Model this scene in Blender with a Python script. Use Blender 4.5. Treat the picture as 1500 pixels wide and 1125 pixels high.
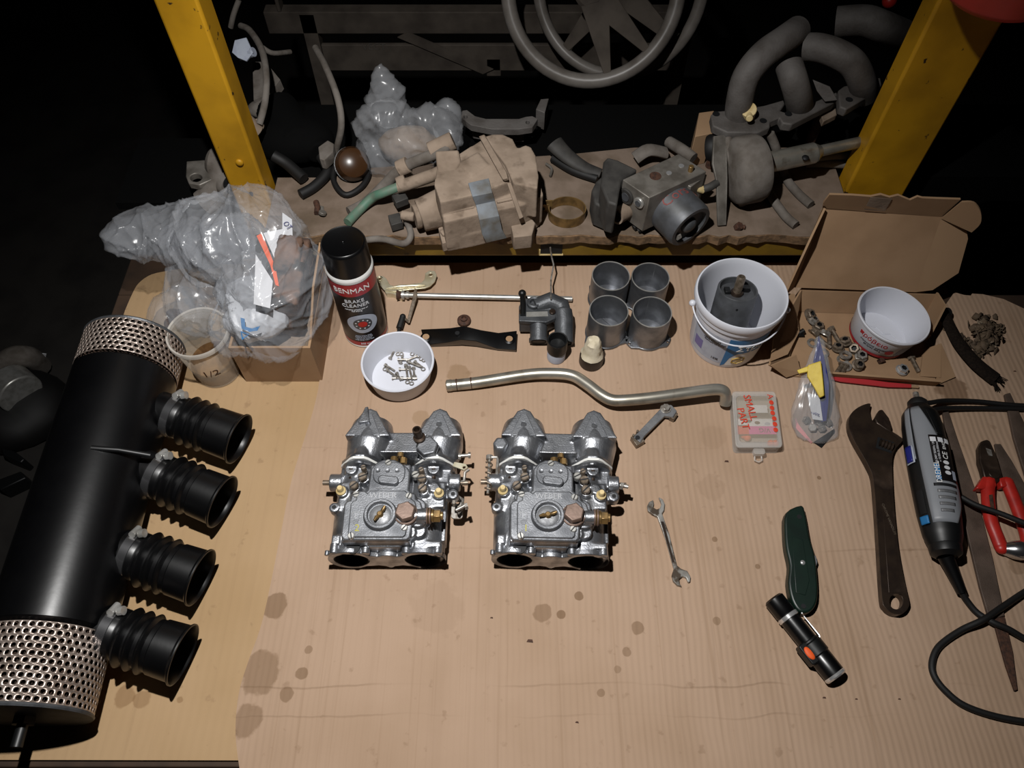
import bpy, bmesh, math, random
from math import pi, sin, cos, tan, radians, atan2, hypot, sqrt
from mathutils import Vector, Matrix, Euler, noise
from mathutils.geometry import tessellate_polygon
for o in list(bpy.data.objects): bpy.data.objects.remove(o)
SC = bpy.context.scene; C = SC.collection
random.seed(4)
# ------------------------------------------------------------ camera, world, light, exposure
PITCH = radians(57.5); CAMZ = .95; FPX = 1125.0
cd = bpy.data.cameras.new('camera'); cam = bpy.data.objects.new('camera', cd); C.objects.link(cam)
cam.location = (0, 0, CAMZ); cam.rotation_euler = (pi/2-PITCH, 0, 0)
cd.sensor_width = 36; cd.lens = 36*FPX/1500; cd.clip_start = .02
SC.camera = cam
w = bpy.data.worlds.new('world'); SC.world = w; w.use_nodes = True
w.node_tree.nodes['Background'].inputs[0].default_value = (.9, .95, 1, 1)
w.node_tree.nodes['Background'].inputs[1].default_value = .0016
def spot(name, loc, aim, energy, ang, blend, rad, col=(1, .985, .965)):
    l = bpy.data.lights.new(name, 'SPOT'); l.energy = energy; l.spot_size = radians(ang); l.spot_blend = blend
    l.shadow_soft_size = rad; l.color = col
    o = bpy.data.objects.new(name, l); C.objects.link(o); o.location = loc
    o.rotation_euler = (Vector(aim)-Vector(loc)).to_track_quat('-Z', 'Y').to_euler(); return o
spot('head_lamp', (-.13, .35, 1.1), (-.15, .42, 0), 62, 116, 1.0, .012)
SC.view_settings.view_transform = 'Standard'; SC.view_settings.look = 'None'
SC.view_settings.exposure = 0; SC.view_settings.gamma = 1; SC.view_settings.use_curve_mapping = False
# ------------------------------------------------------------ helpers
FW = Vector((0, cos(PITCH), -sin(PITCH))); UP = Vector((0, sin(PITCH), cos(PITCH))); CP = Vector((0, 0, CAMZ))
def ray(u, v): return FW+Vector((1, 0, 0))*((u-750)/FPX)-UP*((v-562.5)/FPX)
def P(u, v, z=0.):                      # the place at height z that the photo shows at (u, v)
    d = ray(u, v); return CP+d*((z-CAMZ)/d.z)
def PY(u, v, y): d = ray(u, v); return CP+d*(y/d.y)
def PN(u, v, o, n): d = ray(u, v); return CP+d*((o-CP).dot(n)/d.dot(n))
def lin(h):
    h = h.lstrip('#'); r = []
    for i in (0, 2, 4):
        c = int(h[i:i+2], 16)/255; r.append(c/12.92 if c <= .04045 else ((c+.055)/1.055)**2.4)
    return (*r, 1)
MATS = {}
def mat(name, c, c2=None, rough=.5, metal=0., ns=30, lo=.4, hi=.65, bump=0., bs=250, r2=None, alpha=1., trans=0., coat=0., spec=.5, det=5, c3=None, n3=8, lo3=.55, hi3=.7):
    m = bpy.data.materials.new(name); m.use_nodes = True; nt = m.node_tree; N = nt.nodes; L = nt.links
    b = N['Principled BSDF']; I = b.inputs
    I['Base Color'].default_value = lin(c); I['Roughness'].default_value = rough; I['Metallic'].default_value = metal
    I['Alpha'].default_value = alpha; I['Transmission Weight'].default_value = trans; I['Coat Weight'].default_value = coat
    I['Specular IOR Level'].default_value = spec
    tc = N.new('ShaderNodeTexCoord')
    def ns_(s, d=det):
        n = N.new('ShaderNodeTexNoise'); n.inputs['Scale'].default_value = s; n.inputs['Detail'].default_value = d
        L.new(tc.outputs['Object'], n.inputs['Vector']); return n.outputs['Fac']
    def ramp(src, a, e, ca, cb):
        r = N.new('ShaderNodeValToRGB'); r.color_ramp.elements[0].position = a; r.color_ramp.elements[1].position = e
        r.color_ramp.elements[0].color = ca; r.color_ramp.elements[1].color = cb; L.new(src, r.inputs[0]); return r.outputs[0]
    if c2:
        f = ns_(ns); col = ramp(f, lo, hi, lin(c), lin(c2))
        if c3:
            mx = N.new('ShaderNodeMix'); mx.data_type = 'RGBA'
            L.new(ramp(ns_(n3), lo3, hi3, (0, 0, 0, 1), (1, 1, 1, 1)), mx.inputs['Factor']); L.new(col, mx.inputs['A'])
            mx.inputs['B'].default_value = lin(c3); col = mx.outputs['Result']
        L.new(col, I['Base Color'])
        if r2 is not None:
            mr = N.new('ShaderNodeMapRange'); L.new(f, mr.inputs[0]); mr.inputs[1].default_value = lo; mr.inputs[2].default_value = hi
            mr.inputs[3].default_value = rough; mr.inputs[4].default_value = r2; L.new(mr.outputs[0], I['Roughness'])
    if bump:
        bp = N.new('ShaderNodeBump'); bp.inputs['Strength'].default_value = bump; bp.inputs['Distance'].default_value = .001
        L.new(ns_(bs), bp.inputs['Height']); L.new(bp.outputs[0], I['Normal'])
    MATS[name] = m; return m
def cr(pts, n=6, closed=False):         # smooth path through points
    p = [Vector(q) for q in pts]; out = []; k = len(p)
    for i in range(k if closed else k-1):
        a, b, c, d = (p[(i-1) % k], p[i], p[(i+1) % k], p[(i+2) % k]) if closed else (p[max(i-1, 0)], p[i], p[i+1], p[min(i+2, k-1)])
        for j in range(n):
            t = j/n; out.append(.5*((2*b)+(c-a)*t+(2*a-5*b+4*c-d)*t*t+(3*b-a-3*c+d)*t**3))
    if not closed: out.append(p[-1])
    return out
def rrect(w, h, r, n=4, cx=0, cy=0):
    o = []
    for (sx, sy, a0) in ((1, 1, 0), (-1, 1, pi/2), (-1, -1, pi), (1, -1, 1.5*pi)):
        for i in range(n+1):
            a = a0+pi/2*i/n; o.append((cx+sx*(w/2-r)+r*cos(a), cy+sy*(h/2-r)+r*sin(a)))
    return o
def circ(r, n=20, cx=0, cy=0, a0=0): return [(cx+r*cos(a0+2*pi*i/n), cy+r*sin(a0+2*pi*i/n)) for i in range(n)]
ORG = {}
class MB:
    def __init__(s, sc=1.): s.bm = bmesh.new(); s.M = Matrix(); s.sc = sc
    def at(s, loc=(0, 0, 0), rot=(0, 0, 0)): s.M = Matrix.Translation(Vector(loc)) @ Euler(rot).to_matrix().to_4x4(); return s
    def ax(s, p, d): s.M = Matrix.Translation(Vector(p)) @ Vector(d).to_track_quat('Z', 'Y').to_matrix().to_4x4(); return s
    def v(s, c): return s.bm.verts.new((s.M @ Vector(c))*s.sc)
    def f(s, vs):
        try: return s.bm.faces.new(vs)
        except ValueError: return None
    def box(s, c, d, taper=1., rz=0):
        x, y, z = d[0]/2, d[1]/2, d[2]/2; R = Matrix.Rotation(rz, 3, 'Z'); q = []
        for k, t in ((-1, 1), (1, taper)):
            for i, j in ((-1, -1), (1, -1), (1, 1), (-1, 1)):
                q.append(s.v(Vector(c)+R @ Vector((i*x*t, j*y*t, k*z))))
        for f in ((3, 2, 1, 0), (4, 5, 6, 7), (0, 1, 5, 4), (1, 2, 6, 5), (2, 3, 7, 6), (3, 0, 4, 7)): s.f([q[i] for i in f])
        return s
    def b2(s, a, b): return s.box([(a[i]+b[i])/2 for i in range(3)], [abs(b[i]-a[i]) for i in range(3)])
    def rings(s, rs, closed=False, cap=True):
        k = len(rs)
        for i in range(k if closed else k-1):
            a, b = rs[i], rs[(i+1) % k]; n = max(len(a), len(b))
            if len(a) == 1 and len(b) == 1: continue
            for j in range(n):
                if len(a) == 1: s.f([a[0], b[j], b[(j+1) % n]])
                elif len(b) == 1: s.f([a[j], a[(j+1) % n], b[0]])
                else: s.f([a[j], a[(j+1) % n], b[(j+1) % n], b[j]])
        if cap and not closed:
            for r in (rs[0], rs[-1]):
                if len(r) > 2: s.f(r)
        return s
    def tube(s, pts, r, n=10, closed=False, cap=True, flat=1.):
        p = [Vector(q) for q in pts]; k = len(p); rs = []; up = None
        for i in range(k):
            t = (p[(i+1) % k]-p[i-1]) if closed else (p[min(i+1, k-1)]-p[max(i-1, 0)])
            t.normalize()
            if up is None:
                up = Vector((0, 0, 1)) if abs(t.z) < .9 else Vector((1, 0, 0))
            up = (up-t*up.dot(t)).normalized(); sd = t.cross(up)
            rr = r[i] if isinstance(r, (list, tuple)) else r
            rs.append([s.v(p[i]+(sd*cos(2*pi*j/n)+up*sin(2*pi*j/n)*flat)*rr) for j in range(n)])
        return s.rings(rs, closed, cap)
    def cyl(s, a, b, r, r2=None, n=20, cap=True):
        a, b = Vector(a), Vector(b); q = (b-a).to_track_quat('Z', 'Y'); rs = []
        for p, rr in ((a, r), (b, r if r2 is None else r2)):
            rs.append([s.v(p+q @ Vector((rr*cos(2*pi*j/n), rr*sin(2*pi*j/n), 0))) for j in range(n)])
        return s.rings(rs, cap=cap)
    def lathe(s, prof, n=32, cap=False, ph=0, closed=False):
        rs = []
        for r, z in prof:
            rs.append([s.v((0, 0, z))] if r < 1e-9 else [s.v((r*cos(ph+2*pi*j/n), r*sin(ph+2*pi*j/n), z)) for j in range(n)])
        return s.rings(rs, closed, cap)
    def sph(s, c, r, n=16, m=10, sc=(1, 1, 1)):
        rs = []
        for i in range(m+1):
            a = pi*i/m; rr = sin(a)*r
            if i in (0, m): rs.append([s.v(Vector(c)+Vector((0, 0, cos(a)*r*sc[2])))])
            else: rs.append([s.v(Vector(c)+Vector((rr*cos(2*pi*j/n)*sc[0], rr*sin(2*pi*j/n)*sc[1], cos(a)*r*sc[2]))) for j in range(n)])
        return s.rings(rs)
    def plate(s, outer, z0, z1, holes=()):
        loops = [[Vector((q[0], q[1], 0)) for q in lp] for lp in (outer, *holes)]
        tri = tessellate_polygon(loops); fl = [q for lp in loops for q in lp]
        lo = [s.v((q.x, q.y, z0)) for q in fl]; hi = [s.v((q.x, q.y, z1)) for q in fl]
        if holes:
            for t in tri: s.f([lo[i] for i in t]); s.f([hi[i] for i in t])
        else: s.f(lo); s.f(hi)
        i0 = 0
        for lp in loops:
            n = len(lp)
            for j in range(n): a, b = i0+j, i0+(j+1) % n; s.f([lo[a], lo[b], hi[b], hi[a]])
            i0 += n
        return s
    def pxp(s, pts, z0, z1, holes=(), zr=None):   # plate standing where the photo shows its outline at height zr
        zr = z1 if zr is None else zr; g = lambda l: [P(q[0], q[1], zr) for q in l]
        return s.plate(g(pts), z0, z1, [g(h) for h in holes])
    def panel(s, pts, th):
        p = [Vector(q) for q in pts]; n = Vector((0, 0, 0))
        for i in range(len(p)): n += p[i].cross(p[(i+1) % len(p)])
        n = n.normalized()*th; a = [s.v(q) for q in p]; b = [s.v(q-n) for q in p]; k = len(p)
        s.f(a); s.f(b)
        for i in range(k): s.f([a[i], a[(i+1) % k], b[(i+1) % k], b[i]])
        return s
    def hexa(s, p, d, r, h): 
        m = s.M.copy(); q = Vector(d).normalized(); s.cyl(p, Vector(p)+q*h, r, n=6); s.M = m; return s
    def grid(s, fn, nu, nv):
        g = [[s.v(fn(i/nu, j/nv)) for j in range(nv+1)] for i in range(nu+1)]
        for i in range(nu):
            for j in range(nv): s.f([g[i][j], g[i+1][j], g[i+1][j+1], g[i][j+1]])
        return s
    def build(s, name, m, par=None, sm=38, bev=0, seg=2, sub=0, rem=0, it=0, solid=0, disp=None, recalc=True):
        bm = s.bm
        if recalc: bmesh.ops.recalc_face_normals(bm, faces=bm.faces)
        me = bpy.data.meshes.new(name); o = bpy.data.objects.new(name, me); C.objects.link(o)
        if par is not None:
            L = ORG[par.name]; o.parent = par; ORG[o.name] = L
        else:
            xs = [v.co.x for v in bm.verts]; ys = [v.co.y for v in bm.verts]
            L = Vector(((min(xs)+max(xs))/2, (min(ys)+max(ys))/2, min(v.co.z for v in bm.verts)))
            o.location = L; ORG[o.name] = L
        bmesh.ops.translate(bm, verts=bm.verts, vec=-L); bm.to_mesh(me); bm.free()
        if rem:
            md = o.modifiers.new('r', 'REMESH'); md.mode = 'VOXEL'; md.voxel_size = rem
            if it: md = o.modifiers.new('s', 'SMOOTH'); md.factor = .5; md.iterations = it
            dg = bpy.context.evaluated_depsgraph_get(); nm = bpy.data.meshes.new_from_object(o.evaluated_get(dg))
            o.modifiers.clear(); o.data = nm; bpy.data.meshes.remove(me); me = nm; me.name = name
        if disp:
            nn = [(v.co.copy(), v.normal.copy()) for v in me.vertices]
            for v, (c, n) in zip(me.vertices, nn): v.co = disp(c+L, n)-L
        me.materials.clear(); me.materials.append(m if not isinstance(m, str) else MATS[m])
        for p in me.polygons: p.use_smooth = True
        if not rem: me.set_sharp_from_angle(angle=radians(sm))
        if solid: md = o.modifiers.new('t', 'SOLIDIFY'); md.thickness = solid; md.offset = 0
        if bev: md = o.modifiers.new('b', 'BEVEL'); md.width = bev; md.segments = seg; md.limit_method = 'ANGLE'; md.angle_limit = radians(35); md.use_clamp_overlap = bev > .0011
        if sub: md = o.modifiers.new('u', 'SUBSURF'); md.levels = sub; md.render_levels = sub
        return o
def tag(o, label, cat, group=None):
    o['label'] = label; o['category'] = cat
    if group: o['group'] = group
    return o
def st(o): o['kind'] = 'structure'; return o
def T(name, label, cat, loc, group=None, rz=0, local=False):
    o = bpy.data.objects.new(name, None); C.objects.link(o); o.location = loc; o.rotation_euler = (0, 0, rz); o.empty_display_size = .02
    ORG[o.name] = Vector((0, 0, 0)) if local else Vector(loc); return tag(o, label, cat, group)
def dup(r, loc=None, rz=None, label=None, par=None):
    c = r.copy(); C.objects.link(c); ORG[c.name] = ORG.get(r.name, Vector())
    if par is not None: c.parent = par
    if loc is not None: c.location = loc
    if rz is not None: c.rotation_euler = (r.rotation_euler.x, r.rotation_euler.y, rz)
    if label: c['label'] = label
    for k in list(r.children): dup(k, par=c)
    return c
def text(s, size, m, par, fn, name='lettering', ext=.00015, sub=0):   # flat print; fn maps (x, y, z) of the line to the place
    cu = bpy.data.curves.new('t', 'FONT'); cu.body = s; cu.size = size; cu.extrude = ext; cu.align_x = 'CENTER'; cu.align_y = 'CENTER'; cu.resolution_u = 2
    t = bpy.data.objects.new('t', cu); C.objects.link(t)
    me = bpy.data.meshes.new_from_object(t.evaluated_get(bpy.context.evaluated_depsgraph_get()))
    bpy.data.objects.remove(t); bpy.data.curves.remove(cu)
    me.name = name; o = bpy.data.objects.new(name, me); C.objects.link(o); o.parent = par; L = ORG[par.name]; ORG[o.name] = L
    for v in me.vertices: v.co = Vector(fn(v.co.x, v.co.y, v.co.z))-L
    me.materials.clear(); me.materials.append(MATS[m]); return o
def flat(p, rz, tilt=None):             # line of print lying on a level surface at p
    p = Vector(p); c, s = cos(rz), sin(rz); return lambda x, y, z: p+Vector((x*c-y*s, x*s+y*c, z))
def wrapc(cx, cy, zc, r, a, dr=0):      # print round an upright cylinder whose front faces angle a
    def f(x, y, z):
        R = (r(zc+y) if callable(r) else r)+.0003+z; t = a+x/R; return Vector((cx+R*cos(t), cy+R*sin(t), zc+y))
    return f
def patch(cx, cy, r, cols, off=.00025):   # label skin on an upright round body: cols = (angle, z0, z1)
    b = MB(); rows = []
    for a, z0, z1 in cols:
        rows.append([b.v((cx+(r(z)+off)*cos(a), cy+(r(z)+off)*sin(a), z)) for z in [z0+(z1-z0)*k/4 for k in range(5)]])
    for i in range(len(rows)-1):
        for j in range(4): b.f([rows[i][j], rows[i+1][j], rows[i+1][j+1], rows[i][j+1]])
    return b
def arc(a0, a1, z0, z1, n=16): return [(a0+(a1-a0)*i/n, z0, z1) for i in range(n+1)]
# ------------------------------------------------------------ materials
mat('alu_cast', '#a9abaf', '#787a7f', rough=.32, r2=.46, metal=.88, ns=45, bump=.3, bs=500, c3='#505256', n3=28, lo3=.5, hi3=.72)
mat('alu_lid', '#84868a', '#66686c', rough=.42, r2=.54, metal=.72, ns=40, bump=.3, bs=600, c3='#56585c', n3=35, lo3=.52, hi3=.75)
mat('clamp_steel', '#d5d5d8', rough=.2, metal=.97)
mat('alu_dark', '#8b8c8e', '#6a6b6e', rough=.45, r2=.6, metal=.6, ns=60, bump=.25, bs=450)
mat('alu_cup', '#8b8d91', '#67696d', rough=.36, r2=.5, metal=.86, ns=35, bump=.2, bs=400)
mat('housing_grey', '#56585b', '#434548', rough=.48, metal=.5, ns=50, bump=.3, bs=400)
mat('steel', '#c6c5c1', '#a19f99', rough=.32, r2=.45, metal=.65, ns=60)
mat('steel_tube', '#b5b1a6', '#8d887c', rough=.32, r2=.42, metal=.75, ns=25, c3='#6b5b48', n3=40, lo3=.6, hi3=.75)
mat('chrome', '#dddddd', rough=.22, metal=.75)
mat('zinc', '#d8d2ba', '#bfb494', rough=.32, metal=.55, ns=60)
mat('brass', '#93764a', '#6b5636', rough=.36, metal=.6, ns=80)
mat('copper', '#846f64', '#6a584d', rough=.45, metal=.5, ns=60, bump=.2, bs=300)
mat('worn_letter', '#a3a4a7', rough=.45, metal=.3)
mat('bolt', '#a8a49e', '#7d756b', rough=.38, metal=.6, ns=200)
mat('bolt_brown', '#85786a', '#605446', rough=.42, metal=.55, ns=150)
mat('dark_steel', '#42362d', '#2f2520', rough=.3, r2=.42, metal=.6, ns=60, c3='#54453a', n3=30)
mat('file_steel', '#5d4e44', '#4a3d34', rough=.6, metal=.25, ns=40, bump=.5, bs=900)
mat('rust', '#4b2f20', '#2f1d14', rough=.8, ns=200, bump=.4, bs=500)
mat('ivory', '#d2bd8c', '#b9a06a', rough=.45, ns=80)
mat('gasket', '#dcdcd8', rough=.7)
mat('bore_dark', '#17181a', rough=.6, metal=.3)
mat('black_gloss', '#060607', rough=.3, ns=40, bump=.05, bs=120)
mat('black_paint', '#040405', '#060607', rough=.31, ns=30, bump=.06, bs=90, spec=.55)
mat('rubber', '#050506', rough=.36, bump=.05, bs=200)
mat('rubber_matt', '#080707', rough=.65)
mat('black_plastic', '#0b0c0d', rough=.45)
mat('grey_plastic', '#7b7e83', rough=.45)
mat('perforated', '#b9aaa0', '#97877c', rough=.36, metal=.65, ns=30)
mat('pleat', '#3a281d', '#22170f', rough=.9, ns=120)
mat('white_plastic', '#cbcdd5', rough=.42)
mat('white_paint', '#dcdcda', rough=.55)
mat('paper_white', '#cfd0d4', rough=.7)
mat('clear_box', '#c5bfb8', rough=.35, alpha=.4)
mat('clear_cup', '#cbbfae', rough=.3, alpha=.26)
mat('clear_cup_rim', '#cfc9c0', rough=.3, alpha=.6)
mat('bag', '#bcbfc5', rough=.2, alpha=.2, spec=1.)
mat('bag_fine', '#b4b6ba', rough=.24, alpha=.24, spec=1.)
mat('residue', '#8d6a42', '#63452a', rough=.8, ns=60, alpha=.85)
mat('card', '#9d8063', '#93765a', rough=.85, ns=14, spec=.2)
mat('card_inner', '#997c60', '#8f7358', rough=.85, ns=20, spec=.2)
mat('dust', '#8f7f70', '#7a6b5d', rough=.95, ns=30, bump=.5, bs=160, spec=.15, c3='#6b5d50', n3=45)
mat('dust_grey', '#6f6963', '#58514a', rough=.85, ns=40, bump=.4, bs=200, spec=.25)
mat('iron', '#5f5b58', '#4b4642', rough=.7, metal=.15, ns=30, bump=.5, bs=260)
mat('old_metal', '#7d7871', '#5f5a53', rough=.5, metal=.4, ns=40, bump=.3, bs=200)
mat('strap_grey', '#6f757b', '#57534c', rough=.75, ns=35, bump=.3, bs=200)
mat('abs_black', '#3a3835', '#2a2826', rough=.7, ns=50)
mat('motor_grey', '#5a5c60', '#464748', rough=.5, metal=.4, ns=45)
mat('green_tube', '#4f7360', '#5f6f60', rough=.6, ns=80)
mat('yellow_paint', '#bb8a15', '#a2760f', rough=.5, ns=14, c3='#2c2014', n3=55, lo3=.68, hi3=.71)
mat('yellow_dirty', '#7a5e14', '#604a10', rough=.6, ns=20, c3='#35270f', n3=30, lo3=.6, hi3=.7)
mat('red_plastic', '#b2271f', '#9c2019', rough=.4, ns=60)
mat('red_paint', '#b03026', '#982a20', rough=.5, ns=20)
mat('red_ink', '#a3262b', rough=.6)
mat('red_faded', '#83403c', '#6a3a36', rough=.6, ns=80)
mat('red_marker', '#c8391f', rough=.6)
mat('orange', '#e0571b', rough=.6)
mat('can_black', '#151213', rough=.32)
mat('can_red', '#9a1f28', '#8a1a22', rough=.32, ns=30)
mat('blue', '#1f6aa0', rough=.5)
mat('deep_blue', '#1b2270', rough=.4)
mat('label_grey', '#a9b0bd', '#9aa0b0', rough=.55, ns=60)
mat('label_violet', '#6d679a', rough=.55)
mat('ink_dark', '#20222a', rough=.6)
mat('gold_ink', '#b7943f', rough=.5)
mat('pink', '#d0489f', rough=.5)
mat('yellow_soft', '#d7bd4c', '#c3a83a', rough=.5, ns=60, bump=.3, bs=120)
mat('yellow_ink', '#a8a02e', rough=.6)
mat('tool_green', '#091e16', '#071812', rough=.42, ns=50)
mat('tape', '#cfc4ad', '#bfb398', rough=.75, ns=60, bump=.5, bs=200)
mat('bottle_brown', '#2b221b', rough=.45)
mat('amber', '#3a2412', rough=.3)
mat('debris', '#5a4a38', '#4b3d2f', rough=.8, ns=90, c3='#8a7c68', n3=60, lo3=.6, hi3=.7)
mat('shade_black_board', '#050505', rough=.9, spec=.1)  # matte black standing for the dark behind the shelf; side board shares it
mat('worn_chrome', '#b5b3ae', '#8f8b84', rough=.34, metal=.6, ns=60, c3='#5a4f44', n3=70, lo3=.52, hi3=.62)
mat('bag_grey', '#8d9096', rough=.25, alpha=.42, spec=.8)
mat('pouch_white', '#c3c6cc', rough=.4, alpha=.85)
mat('rusty_part', '#6b5040', '#3f2f27', rough=.85, ns=35, bump=.4, bs=200, c3='#1b1714', n3=22, lo3=.52, hi3=.6)
mat('textile', '#17120f', '#211a15', rough=.95, ns=300, bump=.8, bs=500, spec=.1)
mat('frame_grey', '#5f574f', '#4a433d', rough=.75, ns=18, spec=.2)
mat('wheel_grey', '#847e78', '#6a635c', rough=.38, ns=20)
mat('concrete', '#2b2825', '#1d1a18', rough=.9, ns=9)
mat('wall_dark', '#1a1918', rough=.95)
mat('chip', '#77675a', '#635446', rough=.9, ns=25, bump=.5, bs=120, c3='#554738', n3=12)
mat('chip_edge', '#7a5f44', '#55412c', rough=.9, ns=120, bump=.6, bs=250)
mat('table_wood', '#3d2b1c', '#2d1f14', rough=.8, ns=20)
def sheet_mat(name, c, c2, period, stains, amp, sheen=.2):
    m = bpy.data.materials.new(name); m.use_nodes = True; nt = m.node_tree; N = nt.nodes; L = nt.links; b = N['Principled BSDF']
    b.inputs['Roughness'].default_value = .85; b.inputs['Specular IOR Level'].default_value = sheen
    g = N.new('ShaderNodeNewGeometry'); pos = g.outputs['Position']
    def noi(s, d=5, sc=None):
        n = N.new('ShaderNodeTexNoise'); n.inputs['Scale'].default_value = s; n.inputs['Detail'].default_value = d
        if sc:
            mp = N.new('ShaderNodeMapping'); mp.inputs['Scale'].default_value = sc; L.new(pos, mp.inputs[0]); L.new(mp.outputs[0], n.inputs['Vector'])
        else: L.new(pos, n.inputs['Vector'])
        return n.outputs['Fac']
    def mth(op, a, b_=None, c_=None):
        n = N.new('ShaderNodeMath'); n.operation = op
        for i, x in enumerate((a, b_, c_)):
            if x is None: continue
            if isinstance(x, (int, float)): n.inputs[i].default_value = x
            else: L.new(x, n.inputs[i])
        return n.outputs[0]
    def mr(x, a, e, lo=0, hi=1):
        n = N.new('ShaderNodeMapRange'); L.new(x, n.inputs[0]); n.interpolation_type = 'SMOOTHSTEP'
        for i, q in enumerate((a, e, lo, hi)): n.inputs[i+1].default_value = q
        return n.outputs[0]
    def mix(f, a, b_):
        n = N.new('ShaderNodeMix'); n.data_type = 'RGBA'; L.new(f, n.inputs['Factor'])
        for k, x in (('A', a), ('B', b_)):
            if isinstance(x, tuple): n.inputs[k].default_value = x
            else: L.new(x, n.inputs[k])
        return n.outputs['Result']
    sx = N.new('ShaderNodeSeparateXYZ'); L.new(pos, sx.inputs[0])
    wob = noi(5, 3); xx = mth('ADD', sx.outputs['X'], mth('MULTIPLY', wob, .02))
    wv = mth('SINE', mth('MULTIPLY', xx, 2*pi/period)); streak = noi(1, 4, (150, 1.6, 1)); strk2 = noi(1, 3, (28, 1.2, 1))
    h = mth('MULTIPLY', mth('ADD', mth('MULTIPLY', wv, .8), mth('MULTIPLY', streak, 1.4)), noi(3, 2))
    col = mix(mr(noi(6, 6), .35, .7), lin(c), lin(c2))
    col = mix(mr(strk2, .5, .75, 0, .13*amp), col, lin('#836a53'))
    col = mix(mr(streak, .56, .72, 0, .26*amp), col, lin('#7f654d'))
    col = mix(mr(noi(55, 6), .63, .72, 0, .3), col, lin('#745a43'))
    for (u, v, r, k, hx) in stains:
        p = P(u, v, 0); d = N.new('ShaderNodeVectorMath'); d.operation = 'DISTANCE'; L.new(pos, d.inputs[0]); d.inputs[1].default_value = p
        dd = mth('ADD', d.outputs['Value'], mth('MULTIPLY', mth('SUBTRACT', noi(60, 3), .5), r*.9))
        col = mix(mr(dd, r*.8, r, k, 0), col, lin(hx))
    if amp > .9:                        # faint cross creases pressed into the board
        for y0, k in ((.186, .3), (.152, .22), (.352, .25), (.5, .14)):
            e = mth('ABSOLUTE', mth('ADD', mth('SUBTRACT', sx.outputs['Y'], y0), mth('MULTIPLY', mth('SUBTRACT', noi(9, 4), .5), .02)))
            ln = mth('MULTIPLY', mr(e, .0003, .0016, 1, 0), mr(noi(4, 2), .42, .6)); col = mix(mth('MULTIPLY', ln, k), col, lin('#6d543e')); h = mth('SUBTRACT', h, mth('MULTIPLY', ln, .8))
    L.new(col, b.inputs['Base Color'])
    bp = N.new('ShaderNodeBump'); bp.inputs['Strength'].default_value = .35*amp; bp.inputs['Distance'].default_value = .0012; L.new(h, bp.inputs['Height']); L.new(bp.outputs[0], b.inputs['Normal'])
    MATS[name] = m
OIL = '#6b5138'
sheet_mat('sheet_main', '#a98f79', '#a0866f', .0075, [(403, 888, .017, .6, OIL), (383, 985, .026, .5, OIL), (362, 1055, .02, .5, OIL), (441, 987, .008, .6, OIL), (419, 1017, .009, .55, OIL), (452, 952, .005, .5, OIL),
  (795, 898, .012, .5, OIL), (822, 900, .006, .7, OIL), (848, 873, .006, .7, OIL), (935, 920, .009, .55, OIL), (918, 955, .006, .5, OIL), (672, 548, .018, .45, '#7a5f40'), (617, 612, .014, .4, '#84694a'),
  (905, 980, .005, .4, OIL), (880, 1015, .005, .5, OIL), (1395, 570, .026, .6, '#5c4128'), (1045, 640, .02, .12, OIL), (1042, 715, .02, .14, OIL), (640, 890, .035, .1, OIL), (1050, 910, .006, .5, OIL), (1110, 830, .004, .6, OIL), (1200, 700, .003, .7, OIL), (1047, 790, .004, .6, OIL), (1490, 830, .012, .4, OIL)], 1.)
sheet_mat('sheet_left', '#a88c6a', '#a08461', .011, [(180, 1020, .014, .45, '#6f4f2f'), (205, 1025, .012, .4, '#6f4f2f'), (262, 1024, .006, .45, '#6f4f2f'), (430, 960, .02, .3, OIL)], .45)
# ------------------------------------------------------------ setting
b = MB(); b.box((0, .6, -.87), (6, 5, .04)); st(b.build('floor', 'concrete'))
b = MB(); b.box((0, 3.02, .6), (6, .1, 3)); st(b.build('wall_back', 'wall_dark'))
b = MB(); b.box((-2.9, .6, .6), (.1, 4.9, 3)); st(b.build('wall_left', 'wall_dark'))
# bench with its cardboard covers
wb = T('workbench', 'wooden workbench under the flattened cardboard sheets', 'workbench', (.03, .5, -.85))
b = MB(); b.b2((-.63, .1, -.05), (.93, .78, -.0085)); b.b2((-.63, .7801, -.05), (.7, .865, -.0085)); b.build('bench_top', 'table_wood', wb, bev=.002)
for x in (-.56, .68):
    for y in (.15, .82):
        b = MB(); b.box((x, y, -.45), (.06, .06, .795)); b.build('leg', 'table_wood', wb)
b = MB(); b.b2((-.56, .13, -.12), (.68, .16, -.0505)); b.b2((-.56, .81, -.12), (.68, .84, -.0505)); b.build('apron', 'table_wood', wb)
def poly_px(pts, z): return [tuple(P(u, v, z)[:2]) for u, v in pts]
left = cr([(P(u, v, -.004).x, P(u, v, -.004).y, 0) for u, v in ((250, 396), (222, 402), (203, 415), (193, 432), (183, 455))], 4)
lp = [(q.x, q.y) for q in left]+poly_px([(150, 560), (-40, 1113), (420, 1114)], -.004)+[(-.28, .3), (-.26, .6), (-.25, .84), (-.5, .84)]
b = MB(); b.plate(lp, -.0083, -.004)
o = tag(b.build('cardboard_sheet', 'sheet_left'), 'smoother tan cardboard sheet lying under the black air box and left carton', 'cardboard')
seam = cr([(P(u, v).x, P(u, v).y, 0) for u, v in ((484, 394), (477, 440), (470, 540), (459, 600), (428, 700), (412, 777), (386, 903), (365, 965), (350, 1015), (345, 1075), (353, 1140))], 5)
mp = [(q.x, q.y) for q in seam]+[(-.3, .05), (.9, .05), (.92, .3), (.92, .71)]+poly_px([(1500, 452), (1470, 438), (1440, 431), (1424, 430), (1422, 433), (1412, 432), (1398, 428), (1384, 448)], 0)+[(.6, .84), (-.29, .84)]
b = MB(); b.plate(mp, -.0039, 0)
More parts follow.
